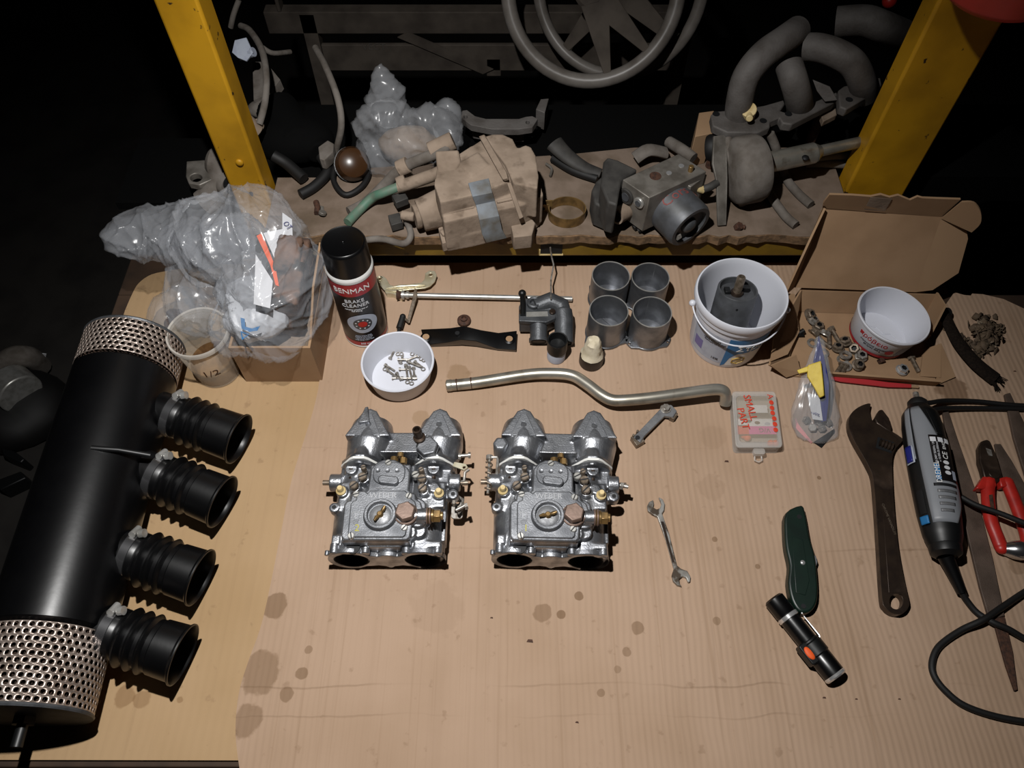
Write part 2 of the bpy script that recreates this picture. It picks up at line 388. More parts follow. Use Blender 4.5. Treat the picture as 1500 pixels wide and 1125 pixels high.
tag(b.build('cardboard_sheet', 'sheet_main'), 'large oil-stained corrugated cardboard sheet under the carburettors and tools', 'cardboard')
# yellow steel frame behind the bench
yf = T('workshop_stand', 'yellow painted steel stand with two uprights and a cross beam under the shelf', 'stand', (.08, .9, -.85))
def post(ex0, ex1, y0, y1, name):
    b = MB(); b.b2((ex0, y0, -.85), (ex1, y1, .95)); return b.build(name, 'yellow_paint', yf, bev=.004)
p0 = P(348, 287, .1); p1 = P(379, 283, .1)
post(-.432, -.378, .885, .93, 'upright'); b = MB(); b.sph((-.402, .884, .17), .006, sc=(1, .6, 1)); b.build('bolt_head', 'yellow_paint', yf)
post(.525, .62, .905, .945, 'upright')
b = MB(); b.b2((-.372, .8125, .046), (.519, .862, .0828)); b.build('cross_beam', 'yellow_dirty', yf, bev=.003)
c = P(808, 367, .065)
b = MB(); b.b2((c.x-.0168, .8118, .052), (c.x+.0168, .8124, .079)); b.build('socket_recess', 'bore_dark', yf)
b = MB(); b.b2((c.x-.0185, .8105, .0495), (c.x+.0185, .8124, .0519)); b.b2((c.x-.0187, .8108, .052), (c.x-.017, .8124, .062)); b.build('socket_lip', 'ivory', yf)
random.seed(8)
b = MB(); n = 60; fr = [(-.372+.89*i/n, .806+random.uniform(-.003, .003)) for i in range(n+1)]
b.plate(fr+[(.518, 1.0), (.2, 1.0), (.1, .985), (-.25, .95), (-.3, .93), (-.372, .93)], .083, .1); tag(b.build('shelf_board', 'chip', bev=.001, seg=1), 'dirty chipboard shelf holding the dusty car parts', 'shelf')
b = MB(); q = [(x, y-.0015+random.uniform(-.002, .001)) for x, y in fr]; b.plate(q+[(x, y+.002) for x, y in reversed(fr)], .0835, .0985); SHE = b
o = b.build('chipped_edge', 'chip_edge', bpy.data.objects['shelf_board'])
b = MB(); b.b2((-.36, .95, .03), (.9, 1.13, .0825)); tag(b.build('rear_shade_board', 'shade_black_board'), 'black board added as shade behind the chipboard shelf', 'board')  # added board whose black colour stands in for shade behind the shelf
b = MB(); b.b2((-.66, .94, .02), (-.44, 1.1, .035)); tag(b.build('side_board', 'shade_black_board'), 'black board in the dark under the pale engine mount at the left', 'board')
# ------------------------------------------------------------ carburettors (millimetres)
K = T('carburettor', 'twin choke carburettor with a yellow 2 and a hose nozzle, nearer the black air box', 'carburettor', P(567, 833, 0), 'twin choke carburettors', local=True)
X1, X2, ZB = -40, 48, 29
def mm(): return MB(.001)
b = mm()
for x in (X1, X2):
    b.ax((x, 0, ZB), (0, 1, 0)); b.lathe([(27, 4), (28, 60), (26, 123), (0, 123), (0, 72), (20.5, 70), (20.5, 4)], 40, closed=False); b.M = Matrix()
    pass
for x in (X1, X2):
    b.ax((x, 0, ZB), (0, 1, 0)); b.lathe([(20.5, 4), (27, 4)], 40); b.M = Matrix()
b.b2((-16, 6, 5), (24, 118, 60)); b.b2((-46, 9, 52), (36, 58, 71)); b.b2((-20, 56, 45), (31, 110, 75.5))
b.cyl((45, 26, 40), (45, 26, 66), 9); b.cyl((44, 40, 48), (44, 40, 73), 13); b.cyl((42, 54, 46), (42, 54, 73), 11); b.cyl((34, 22, 30), (34, 22, 69), 8)
b.cyl((33, 64, 40), (33, 64, 75), 8); b.cyl((-34, 67, 40), (-34, 67, 72), 8); b.cyl((38, 40, 74), (54, 40, 74), 9)
b.b2((-62, 92, 10), (-20, 121, 50)); b.b2((28, 92, 10), (80, 121, 50)); b.b2((-60, 60, 20), (-45, 95, 55)); b.b2((40, 60, 20), (74, 95, 56))
for x0, x1 in ((-60, -76), (78, 92)): b.cyl((x0, 100, 42), (x1, 100, 42), 11.5)
for x, y, z in ((-39, 83, 66), (-29, 95, 66), (46, 92, 66), (48, 79, 66), (60, 86, 60)): b.cyl((x, y, 36), (x, y, z), 7)
for x, y in ((-56, 80), (67, 77)): b.cyl((x, y, 30), (x, y, 59), 7.5)
for x in (-48, 58): b.cyl((x, 104, 50), (x, 121, 50), 9.5); b.cyl((x, 112, 40), (x, 112, 60), 8)
for x in (X1+2, X2+10): b.plate([(x-27, 116), (x+27, 116), (x+27, 121.5), (x-27, 121.5)], 8, 40); b.cyl((x, 115.5, 40), (x, 121.5, 40), 26); b.cyl((x, 115.5, 58), (x, 121.5, 58), 10)
b.cyl((-64, 60, 42), (-64, 60, 56), 6.5); b.b2((-62, 55, 42), (-50, 65, 54)); b.cyl((84, 79, 40), (84, 79, 54), 7); b.b2((70, 73, 40), (84, 85, 52)); b.b2((-62, 12, 48), (-52, 24, 56)); b.b2((40, 8, 44), (72, 16, 56)); b.b2((-64, 28, 20), (-60, 90, 40)); b.b2((70, 20, 18), (76, 90, 44))
b.b2((-2, 4, 22), (10, 12, 46))
b.build('body', 'alu_cast', K, rem=.00115, it=4)
for x in (X1, X2):
    b = mm(); b.ax((x, 0, ZB), (0, 1, 0)); b.lathe([(20.4, .6), (20.4, 40), (17, 55), (17, 71), (0, 71)], 36); b.build('throat', 'bore_dark', K)
# air side flange with two bores
o_ = []
for cx, a0, a1 in ((X2, -100, 118), (X1, 62, 280)):
    o_ += [(cx+29*cos(radians(a0+(a1-a0)*i/18)), 29.5+29*sin(radians(a0+(a1-a0)*i/18))) for i in range(19)]
    if cx == X2: o_ += [(26, 47), (18, 43), (12, 47), (0, 47), (-6, 43), (-18, 47)]
o_ += [(-24, 9), (-8, 12), (0, 9), (4, 4), (8, 4), (12, 9), (22, 12), (34, 8)]
b = mm(); b.M = Matrix.Rotation(pi/2, 4, 'X'); b.plate(o_, -6, 0, [circ(22, 32, X1, ZB), circ(22, 32, X2, ZB), circ(3, 10, X1+27-54, ZB+19), circ(3, 10, X2+22, ZB+17)])
b.build('air_flange', 'alu_cast', K, bev=.0008)
for x, z in ((-58, 50), (-20, 50), (30, 50), (68, 50)):
    b = mm(); b.cyl((x, .5, z), (x, 14, z), 6, n=14); b.build('flange_boss', 'alu_cast', K, bev=.0012)
b = mm(); b.cyl((-34, 7, 57.5), (-34, 7, 53), 8, n=18); b.build('flange_recess', 'bore_dark', K)
# lid
lo = [(-19, 111-8), (-12, 112), (-4, 116), (10, 116), (17, 112), (28, 104), (31, 98), (31, 74)]+[(35, 70), (40, 69), (41, 62), (47, 58), (50, 48), (46, 32), (38, 28), (37, 12), (33, 8.5)]+[(-42, 8.5), (-46, 13), (-47, 54), (-44, 59), (-40, 60), (-39, 70), (-35, 73), (-28, 73), (-24, 70), (-20, 74)]
b = mm(); b.plate(lo, 70.5, 77.5); b.build('lid', 'alu_lid', K, bev=.0022, seg=3); LID = bpy.data.objects['lid']
b = mm(); b.plate([(x*.84+1, 34+(y-34)*.93+1) for x, y in lo if y < 75], 77, 80); b.build('raised_panel', 'alu_lid', LID, bev=.0018, seg=3)
b = mm(); b.plate(rrect(40, 30, 12, 5, 5, 96), 77, 79.5); b.build('raised_panel', 'alu_lid', LID, bev=.0018, seg=3)
b = mm(); b.lathe([(21, 79.5), (20, 84), (18.5, 85.5), (16, 85.5), (15, 84), (15, 78.5), (0, 78.5)], 40); b.at((-.5, 39, 0)); bm_ = b.bm
bmesh.ops.translate(bm_, verts=bm_.verts, vec=(-.0005, .039, 0)); b.build('inspection_ring', 'alu_lid', K)
b = mm(); b.at((-.5, 39, 0)); b.lathe([(14.8, 78.8), (13, 80.5), (8, 81.5), (0, 81.5)], 30); b.build('inspection_cover', 'alu_dark', K)
b = mm(); b.at((-.5, 39, 0), (0, 0, .95)); b.lathe([(4, 81), (4, 85), (2.5, 87), (0, 87)], 14); b.build('wing_nut', 'brass', K); W = [k for k in K.children if k.name.startswith('wing_nut')][0]
for s in (-1, 1):
    b = mm(); b.at((-.5, 39, 0), (0, 0, .95)); b.tube([(s*2, 0, 84), (s*6, 0, 85.5), (s*11, s*1, 86.5)], [1.6, 2.6, 1.5], 10); b.build('wing', 'brass', W)
b = mm(); b.at((5.5, 84.5, 0), (0, 0, -.12)); b.plate(rrect(26, 11, 5.4, 6), 78, 85); b.build('oval_boss', 'alu_lid', LID, bev=.0022, seg=3)
for x in (-10, 2, 14):
    b = mm(); b.at((x+1, 99, 0)); b.lathe([(3, 79.4), (2.6, 80.4), (1.4, 79.9), (0, 79.9)], 12); b.build('dimple', 'alu_lid', LID)
mt = lambda x0, y0, z0: (lambda x, y, z: Vector((x0/1000+x, y0/1000+y, z0/1000+z)))
text('WEBER', .0105, 'worn_letter', K, mt(.5, 64.5, 80.2), ext=.0006); text('MADE IN SPAIN', .0028, 'worn_letter', K, mt(.5, 75, 79.6), ext=.0003)
text('2', .0125, 'yellow_ink', K, mt(-27, 22.5, 80.1), 'painted_number')
text('DCOE', .005, 'worn_letter', K, mt(2, 17.5, 80), ext=.0003); text('E', .008, 'worn_letter', K, mt(-30, 38, 80.1))
b = mm(); b.at((-30, 38, 0)); b.plate(rrect(9, 11, 1, 2), 79.8, 80.2, [rrect(7.4, 9.4, .8, 2)]); b.plate([(-4, -6), (4, -6), (2, -11), (-2, -11)], 79.8, 80.2, [[(-2.8, -6.8), (2.8, -6.8), (1.4, -10), (-1.4, -10)]]); b.build('maker_emblem', 'alu_dark', LID)
def slot_screw(name, x, y, z, r, h, m, a):
    b = mm(); b.at((x, y, z), (0, 0, a)); b.lathe([(r, -4), (r, h-1), (r*.8, h), (0, h)], 16); s = b.build(name, m, K)
    b = mm(); b.at((x, y, z), (0, 0, a)); b.box((0, 0, h), (r*1.9, r*.32, .5)); b.build('slot', 'bore_dark', s)
for x, y, z, a in ((3, 110, 78, .6), (-33, 67, 77, .3), (32, 64.5, 78, 1.2), (-33, 13, 78, 1.8), (29.5, 23, 78, .9)): slot_screw('lid_screw', x, y, z, 4.2, 3.6, 'steel', a)
for x, y, a in ((-39, 82.6, .7), (-29.5, 94.5, .4), (45.5, 92, .2), (47, 79, .8)): slot_screw('jet_screw', x, y, 69, 5.6, 5, 'bolt_brown', a)
slot_screw('idle_screw', 37, 98, 68, 5, 4, 'steel', .5); slot_screw('idle_screw', 44, 104, 60, 3.6, 14, 'bolt_brown', .5); slot_screw('idle_screw', -30, 108, 62, 3.6, 10, 'bolt_brown', .2)
for x, y in ((-56.7, 80), (67, 76.7)):
    b = mm(); b.at((x, y, 0)); b.lathe([(6.3, 56), (6.3, 62), (4, 64), (4, 69), (3, 71), (0, 71)], 18); b.build('plug_cap', 'ivory', K)
b = mm(); b.at((30.5, 40.5, 0), (0, 0, .3)); b.lathe([(14.5, 77), (14.5, 82), (12.5, 83)], 30); b.lathe([(12.8, 82), (12.8, 90), (11.5, 92), (0, 92)], 6); b.build('filter_plug', 'copper', K, bev=.0006)
U = mm(); U.cyl((44, 40, 76), (56, 40, 76), 8.5); U.build('fuel_inlet', 'alu_cast', K, bev=.001)
b = mm(); b.cyl((54, 40, 76), (66, 40, 76), 6); 
for x in (55, 58.5): b.cyl((x, 40, 76), (x+2, 40, 76), 10.5, n=24)
b.build('sealing_washer', 'copper', K, bev=.0004)
b = mm(); b.cyl((57.5, 40, 76), (58.4, 40, 76), 10); b.cyl((61, 40, 76), (64, 40, 76), 8.5); b.cyl((64, 40, 76), (72, 40, 76), 8.2, n=6); b.cyl((72, 40, 76), (75, 40, 76), 5); b.build('inlet_bolt', 'brass', K, bev=.0005)
# insulators and inlet manifold
for x, tag_ in ((X1+2, 0), (X2+10, 1)):
    o2 = [(-27, 8), (27, 8), (27, 44), (12, 65), (7, 69), (-7, 69), (-12, 65), (-27, 44)]
    b = mm(); b.M = Matrix.Translation((x, 0, 0)) @ Matrix.Rotation(pi/2, 4, 'X'); b.plate(o2, -125, -121.6); b.build('insulator_gasket', 'gasket', K, bev=.0004, seg=1)
b = mm()
for x, xb in ((X1+2, -32), (X2+10, 62)):
    o2 = [(-27, 8), (27, 8), (27, 43), (12, 63), (6, 67), (-6, 67), (-12, 63), (-27, 43)]
    b.M = Matrix.Translation((x, 0, 0)) @ Matrix.Rotation(pi/2, 4, 'X'); b.plate(o2, -131, -125.2); b.M = Matrix()
    b.tube([(x, 128, 30), (x*.5+xb*.5, 140, 30), (xb, 158, 31), (xb, 178, 30), (xb, 191, 29)], [26, 28, 31, 30, 27], 32)
    b.plate([(xb-30, 160), (xb+30, 160), (xb+9, 198), (xb, 202), (xb-9, 198)], 45, 59)
    b.cyl((x, 126, 56), (x, 140, 52), 9.5)
b.b2((-10, 138, 8), (40, 172, 46)); b.b2((-12, 128.5, 60), (38, 131, 73)); b.b2((-8, 128, 30), (36, 134, 64)); pass
b.build('inlet_manifold', 'alu_cast', K, rem=.0012, it=5)
for xb in (-32, 62):
    b = mm(); b.plate([(xb-17, 160), (xb+17, 160), (xb+4, 192), (xb, 194.5), (xb-4, 192)], 58, 60.5, [circ(3.6, 14, xb, 177)]); b.build('lug', 'alu_lid', K, bev=.0006)
    b = mm(); b.cyl((xb, 177, 57), (xb, 177, 59.2), 3.6, n=14); b.build('lug_hole', 'bore_dark', K)
for x in (-48, 58):
    b = mm(); b.cyl((x, 100, 52), (x, 110, 52), 3, n=12); b.hexa((x, 104, 52), (0, 1, 0), 6.5, 6); b.cyl((x, 110, 52), (x, 112, 52), 8.5, n=18); b.build('stud_nut', 'dark_steel', K, bev=.0004)
for x0, s in ((-76, -1), (92, 1)):
    b = mm(); b.cyl((x0, 100, 42), (x0+s*10, 100, 42), 3.4, n=12); b.build('spindle_end', 'bolt_brown', K)
for x, y, z, d in ((-64, 60, 56.3, 0), (84, 79, 54.2, 0)):
    b = mm(); b.cyl((x, y, z-3), (x, y, z), 2.8, n=12); b.build('lug_hole', 'bore_dark', K)
b = mm(); b.cyl((16, 128, 72), (16, 122, 72), 4, n=6); b.cyl((20, 122, 68), (20, 114, 68), 4.5, n=6); b.cyl((8, 124, 66), (8, 118, 66), 5); b.build('linkage_nut', 'brass', K)
K2 = dup(K, P(799.6, 834, 0), radians(-1.5), 'twin choke carburettor with a yellow 1 and a spring at its left, nearer the spanner')
for k in K2.children:
    if k.name.startswith('painted_number'): bpy.data.objects.remove(k); break
ORG[K2.name] = Vector((0, 0, 0))
text('1', .0125, 'yellow_ink', K2, mt(-27, 22.5, 80.1), 'painted_number')
for k in K2.children:
    if k.name.startswith('wing_nut'): k.rotation_euler = (0, 0, 0); k.location = Vector((0, 0, 0)); R_ = Matrix.Translation((-.0005, .039, 0)) @ Matrix.Rotation(-.75, 4, 'Z') @ Matrix.Translation((.0005, -.039, 0)); k.matrix_local = R_
# details only on number 2
b = mm(); b.at((50, 136, 0), (0, 0, .25)); b.lathe([(15, 40), (15, 69), (14.5, 69), (14.5, 76), (13, 77.5), (0, 77.5)], 6); b.build('hex_fitting', 'alu_lid', K, bev=.0008)
b = mm(); b.at((47.5, 138.5, 0), (-.1, -.1, 0)); b.lathe([(8, 77), (8, 81), (5.4, 83), (5.4, 87), (6.2, 92), (5.6, 98), (3.8, 98), (3.8, 85), (0, 85)], 20); b.build('hose_nozzle', 'dark_steel', K)
b = mm(); b.plate([(-45, 176), (-38, 200), (-34, 201), (-30, 178)], 58, 66); b.build('casting_fin', 'alu_cast', K, bev=.001)
def link(root, s):
    b = mm(); b.plate([(84, 92), (90, 92), (90, 116), (84, 112)], 30, 33); b.tube([(90, 100, 42), (97, 101, 46), (98, 112, 48), (103, 116, 48)], 2, 8); b.build('throttle_lever', 'bolt', root)
    b = mm(); b.cyl((88, 60, 46), (100, 66, 48), 2.2, n=10); b.hexa((99, 64, 48), (1, .3, 0), 4.5, 4); b.hexa((84, 68, 50), (1, 0, 0), 4.5, 3); b.tube([(88, 84, 36), (96, 78, 38), (95, 66, 38), (90, 58, 40)], 2, 8); b.build('adjusting_screw', 'bolt', root)
    b = mm(); b.plate(rrect(15, 30, 4, 4, 88, 72), 24, 26.5, [circ(2.5, 10, 88, 80)]); b.build('lever_plate', 'bolt', root, bev=.0004)
link(K, 1)
b = mm(); b.cyl((90, 140, 40), (103, 141, 40), 2.6, n=10); b.cyl((101, 141, 40), (104, 141, 40), 4.2, n=12); b.cyl((88, 139, 40), (91, 139, 40), 5, n=12); b.build('stop_screw', 'bolt', K)
b = mm(); b.plate([(82, 118), (97, 112), (102, 116), (99, 121), (84, 124)], 52, 54.5, [circ(2, 8, 97, 116)]); b.build('throttle_arm', 'zinc', K, bev=.0004)
# details only on number 1
b = mm(); b.lathe([(10, 30), (10, 60), (8.5, 62), (0, 62)], 6); bm_ = b.bm; bmesh.ops.translate(bm_, verts=bm_.verts, vec=(-.062, .147, 0)); b.build('manifold_plug', 'alu_lid', K2, bev=.0015)
b = mm(); hx = [(-76+4.2*cos(t*.9), 84+t*1.05, 50+4.2*sin(t*.9)) for t in range(40)]; b.tube(hx, 1.1, 6); b.build('return_spring', 'bolt_brown', K2)
b = mm(); b.cyl((-76, 80, 50), (-76, 132, 50), 1.8, n=10); b.cyl((-76, 128, 50), (-76, 134, 50), 4.5, n=12); b.tube([(-78, 131, 52), (-66, 131, 52), (-65, 128, 52), (-66, 100, 48)], 1.8, 8); b.build('spring_guide', 'bolt', K2)
b = mm(); b.cyl((88, 100, 44), (104, 96, 46), 2.6, n=10); b.hexa((94, 98, 45), (1, -.2, 0), 5, 4); b.build('spindle_nut', 'bolt', K2)
# ------------------------------------------------------------ black air box with its four hoses
Z0 = -.004; AR = .066; AZ = Z0+AR
A0 = P(199, 503, AZ); A1 = P(37, 1050, AZ); AD = (A1-A0).normalized(); AL = (A1-A0).length
BX = T('air_box', 'long black air box with two perforated filter ends and four rubber hoses', 'air box', (A0.x, .35, Z0))
LF0, LF1 = .058, .088
b = MB(); b.ax(A0, AD); b.lathe([(0, LF0-.001), (AR-.004, LF0-.001), (AR, LF0+.003), (AR, AL-LF1-.003), (AR-.004, AL-LF1+.001), (0, AL-LF1+.001)], 72); b.build('tube_body', 'black_paint', BX)
def perforated(z0, z1, r, ncol, name):
    b = MB(); b.ax(A0, AD); rows = max(3, round((z1-z0)/(2*pi*r/ncol*.9))); dz = (z1-z0)/rows
    for i in range(rows):
        for j in range(ncol):
            a0 = (j+(.5 if i % 2 else 0))*2*pi/ncol; hw = pi/ncol; hh = dz/2; zc = z0+(i+.5)*dz; inn = []; out = []
            for k in range(12):
                t = 2*pi*k/12+pi/12; c, s = cos(t), sin(t); m = 1/max(abs(c), abs(s))
                inn.append((.66*c*hw, .70*s*hh)); out.append((c*m*hw, s*m*hh))
            pt = lambda q: b.v((r*cos(a0+q[0]), r*sin(a0+q[0]), zc+q[1]))
            I = [pt(q) for q in inn]; O = [pt(q) for q in out]
            for k in range(12): b.f([I[k], I[(k+1) % 12], O[(k+1) % 12], O[k]])
    bmesh.ops.remove_doubles(b.bm, verts=b.bm.verts, dist=.00002)
    s = b.build(name, 'perforated', BX, solid=.0008, recalc=False)
    b = MB(); b.ax(A0, AD); n = 150; rs = []
    for z in (z0, z1): rs.append([b.v(((r-.004-(.006 if k % 2 else 0))*cos(2*pi*k/n), (r-.004-(.006 if k % 2 else 0))*sin(2*pi*k/n), z)) for k in range(n)])
    b.rings(rs, cap=False); b.build('filter_paper', 'pleat', s, sm=10)
perforated(.004, LF0-.002, AR, 52, 'perforated_sleeve'); perforated(AL-LF1+.003, AL-.004, AR, 52, 'perforated_sleeve')
for z0, z1 in ((0, .004), (AL-.004, AL)):
    b = MB(); b.ax(A0, AD); b.lathe([(0, z0), (AR+.0005, z0), (AR+.0015, (z0+z1)/2), (AR+.0005, z1), (0, z1)], 72); b.build('end_cap', 'housing_grey', BX)
b = MB(); e = A0+AD*AL; b.cyl(e, e+AD*.03, .006, n=12); b.hexa(e, AD, .012, .008); b.build('end_stud', 'black_plastic', BX)
RD = Vector((0, 0, 1)).cross(AD); RD = (-RD if RD.x < 0 else RD).normalized()
for i, (u, v, uc, vc) in enumerate(((350, 643, 256, 609), (326, 735, 232, 697), (294, 846, 194, 812), (268, 959, 163, 926))):
    p = P(u, v, .043); q = P(uc, vc, .056); d = (p-q).normalized(); L = (p-q).length
    g = lambda t: q+d*t                          # t = 0 at the clamp, L at the rim
    k = ((q-A0)-AD*(q-A0).dot(AD)).length
    b = MB(); b.cyl(g(-(k-AR*.55)), g(.012), .0262, n=32); b.build('branch_stub', 'black_paint', BX)
    b = MB(); b.ax(q, d); x0 = -.007
    b.lathe([(.0275, x0), (.0288, x0), (.029, x0+.018), (.028, x0+.02)]+[(.0308+.0036*cos(m*pi/3+pi), x0+.021+m*.00215) for m in range(19)]+[(.0315, x0+.064), (.0322, L-.012), (.0325, L-.004), (.0352, L-.001), (.0352, L+.0005), (.0338, L+.001), (.0312, L-.003), (.030, x0+.06), (.027, x0+.02), (.027, x0+.004)], 48)
    h = b.build('rubber_hose', 'rubber', BX)
    b = MB(); b.ax(q, d); b.lathe([(.029, -.005), (.0304, -.0048), (.0304, .0054), (.029, .0056)], 48); cl = b.build('hose_clamp', 'clamp_steel', BX)
    tt = (-AD*.6+Vector((0, 0, 1))*.8); tt = (tt-d*tt.dot(d)).normalized(); w = q+tt*.0335; tan_ = d.cross(tt)
    b = MB(); b.cyl(w-tan_*.008, w+tan_*.007, .0042, n=14); b.build('clamp_housing', 'steel', cl)
    b = MB(); b.cyl(w+d*.006, w+d*.012+tt*.003, .0052, n=14); b.build('clamp_screw', 'steel', cl)
t_ = A0+AD*.2; q0 = t_+Vector((0, 0, AR*.93))+RD*AR*.3; b = MB(); b.tube([q0, q0+RD*.03+Vector((0, 0, -.006)), q0+RD*.062+Vector((0, 0, -.022))], [.0035, .003, .0035], 10); b.build('vent_pipe', 'black_plastic', BX)
# ------------------------------------------------------------ carton, plastic bags, cups on the left
CZ = -.004
CB = T('carton', 'open brown carton holding a stuffed clear bag beside the brake cleaner', 'carton', (-.33, .68, CZ))
x0, x1, y0, y1, h = -.392, -.279, .612, .757, .086; t = .0035
for nm, a, c_ in (('front_wall', (x0, y0, CZ), (x1, y0+t, CZ+h)), ('back_wall', (x0, y1-t, CZ), (x1, y1, CZ+h+.02)), ('side_wall', (x0, y0+t, CZ), (x0+t, y1-t, CZ+h)), ('side_wall', (x1-t, y0+t, CZ), (x1, y1-t, CZ+h)), ('bottom', (x0+t, y0+t, CZ), (x1-t, y1-t, CZ+t))):
    b = MB(); b.b2(a, c_); b.build(nm, 'card', CB)
b = MB(); b.panel([(x1-.0005, y0+.02, CZ+h), (x1-.0005, y1, CZ+h), (x1+.006, y1+.004, CZ+h+.05), (x1+.004, y0+.075, CZ+h+.04)], .003); b.build('top_flap', 'card', CB)
b = MB(); b.box((-.336, .685, .033), (.095, .125, .06)); b.build('packing_block', 'dust', None, bev=.006); tag(bpy.data.objects['packing_block'], 'brown packed part sitting at the bottom of the left carton', 'part')
def crumple(amp, fr, rid=1., seed=0):
    off = Vector((seed*3.1, seed*1.7, seed*.9))
    def f(co, n):
        q = co*fr+off; r = 1-abs(noise.noise(q))*2; r2 = 1-abs(noise.noise(q*2.3))*2
        return co+n*(amp*(r*rid+.45*r2)+amp*.8*noise.noise(q*.5))
    return f
def creased(amp, fr, seed=0):           # sharp folded facets like stiff film
    off = Vector((seed*3.1, seed*1.7, seed*.9))
    def f(co, n):
        q = co*fr+off; q = q+Vector((noise.noise(q*.7), noise.noise(q*.7+Vector((7, 0, 0))), noise.noise(q*.7+Vector((0, 9, 0)))))*.8
        q = Vector((q.x*1.3+q.z*.5, q.y*.7-q.x*.4, q.z*.9))
        d = noise.voronoi(q)[0]; d2 = noise.voronoi(q*2.1+off)[0]
        d3 = noise.voronoi(q*4.3+off)[0]
        return co+n*amp*(1.25*d[0]-.6+.42*d2[0]+.2*d3[0]+.45*max(0, .1-(d[1]-d[0]))*5+.25*max(0, .12-(d2[1]-d2[0]))*5)
    return f
def blob(parts, name, m, par, vox, amp, fr, seed, it=6):
    b = MB()
    for c, r, s in parts: b.sph(c, r, 24, 16, s)
    return b.build(name, m, par, rem=vox, it=it, disp=creased(amp, fr, seed))
BG = T('plastic_bag', 'big crumpled clear plastic bag bulging out of the left carton', 'bag', (-.36, .72, .09))
blob([((-.33, .69, .12), .08, (.82, 1.05, 1.0)), ((-.352, .64, .1), .065, (.95, .7, .6)), ((-.375, .735, .165), .085, (1., .8, .75)), ((-.45, .765, .135), .07, (1.1, .7, .6)), ((-.5, .765, .14), .045, (1.6, .7, .6)), ((-.535, .77, .142), .028, (1.5, .6, .4)), ((-.43, .70, .10), .06, (1, 1, .8))], 'film', 'bag', BG, .0022, .017, 13, 1, it=8)
blob([((-.352, .70, .118), .058, (.9, 1., .9)), ((-.39, .735, .15), .05, (1.1, .8, .8)), ((-.45, .76, .132), .04, (1.2, .7, .6))], 'inner_film', 'bag_grey', BG, .003, .014, 16, 7, it=6)
PK = T('parts_packet', 'packet with orange and black stripes and a handwritten tag inside the big clear bag', 'packet', (-.335, .7, .13))
zz = .17; pq = lambda u, v, z=zz: P(u, v, z)
def pxpanel(nm, pts, m, par, z, th=.0012):
    b = MB(); b.panel([P(q[0], q[1], z if len(q) < 3 else q[2]) for q in pts], th); return b.build(nm, m, par)
pxpanel('card_back', [(374, 345, .178), (412, 335, .178), (421, 425, .15), (375, 450, .15)], 'black_plastic', PK, zz)
pxpanel('orange_stripe', [(376, 346, .181), (384, 342, .181), (404, 392, .168), (409, 420, .159), (404, 418, .159), (396, 388, .169)], 'orange', PK, zz)
pxpanel('white_field', [(386, 342, .181), (414, 336, .181), (419, 392, .168), (408, 392, .168)], 'paper_white', PK, zz)
pxpanel('white_leaf', [(375, 373, .18), (400, 412, .168), (396, 452, .158), (372, 446, .158)], 'paper_white', PK, zz)
pxpanel('hand_tag', [(414, 312, .185), (428, 322, .185), (429, 348, .178), (424, 374, .172), (414, 352, .178)], 'paper_white', PK, zz)
t0 = P(421, 330, .1865); text('OT', .011, 'deep_blue', PK, flat(t0, -.9), 'handwriting'); t0 = P(421, 350, .183); text('or v', .008, 'deep_blue', PK, flat(t0, -.9), 'handwriting')
WB = T('white_pouch', 'white plastic pouch with a blue printed mark at the front of the clear bag', 'pouch', (-.36, .64, .1))
blob([((-.352, .645, .107), .042, (1, .72, .6)), ((-.362, .672, .118), .03, (1, .8, .7))], 'pouch', 'pouch_white', WB, .0022, .009, 24, 4, it=4)
tp = P(366, 478, .137); b = MB(); b.at(tp, (.5, 0, -.3)); b.plate([(-.016, .008), (-.010, .008), (-.006, -.002), (.004, -.002), (.014, .004), (.012, -.003), (.002, -.007), (-.010, -.006)], 0, .0004); b.plate([(-.011, -.009), (.003, -.010), (-.005, -.020)], 0, .0004, [[(-.008, -.011), (0, -.0115), (-.005, -.017)]]); b.build('printed_mark', 'blue', WB)
b = MB(); b.at((-.303, .693, .125), (.25, .12, -.08)); b.box((0, 0, 0), (.034, .10, .075)); b.box((-.004, .02, .03), (.03, .05, .04)); b.cyl((0, -.045, -.03), (0, -.06, -.03), .02, n=20); b.box((.01, -.02, .038), (.02, .06, .02)); tag(b.build('brown_part', 'rusty_part', rem=.002, it=3, disp=crumple(.0016, 70, seed=9)), 'rusty brown part seen through the right side of the clear bag', 'part')
SB = T('plastic_bag', 'small clear plastic bag of dark bits behind the stained cup', 'bag', (-.45, .72, CZ))
blob([(P(262, 462, .035), .042, (1, 1, .85))], 'film', 'bag_fine', SB, .003, .007, 22, 5)
for k in range(6):
    q = P(262+random.uniform(-16, 16), 468+random.uniform(-14, 14), .01); b = MB(); b.sph(q, random.uniform(.006, .011), 10, 6, (1, .8, .7)); tag(b.build('dark_lump', 'rust', disp=crumple(.002, 90, seed=k)), 'dark lump inside the small clear bag behind the stained cup', 'lump', 'lumps in the small clear bag')
CU = T('plastic_cup', 'clear plastic cup with brown residue in front of the carton', 'cup', (P(322, 545, CZ).x, P(322, 545, CZ).y, CZ))
cc = P(322, 543, CZ)
def rc(z): return .0315+(.0415-.0315)*(z-CZ)/.098
b = MB(); b.at((cc.x, cc.y, CZ)); b.lathe([(0, .001), (.029, .001), (.0315, .003), (.0405, .094)], 44); b.build('cup_wall', 'clear_cup', CU, solid=.0008)
b = MB(); b.at((cc.x, cc.y, CZ)); b.lathe([(.0405, .09), (.043, .091), (.0435, .096), (.0425, .0985), (.04, .0975), (.0395, .092)], 44); b.build('rim', 'clear_cup_rim', CU)
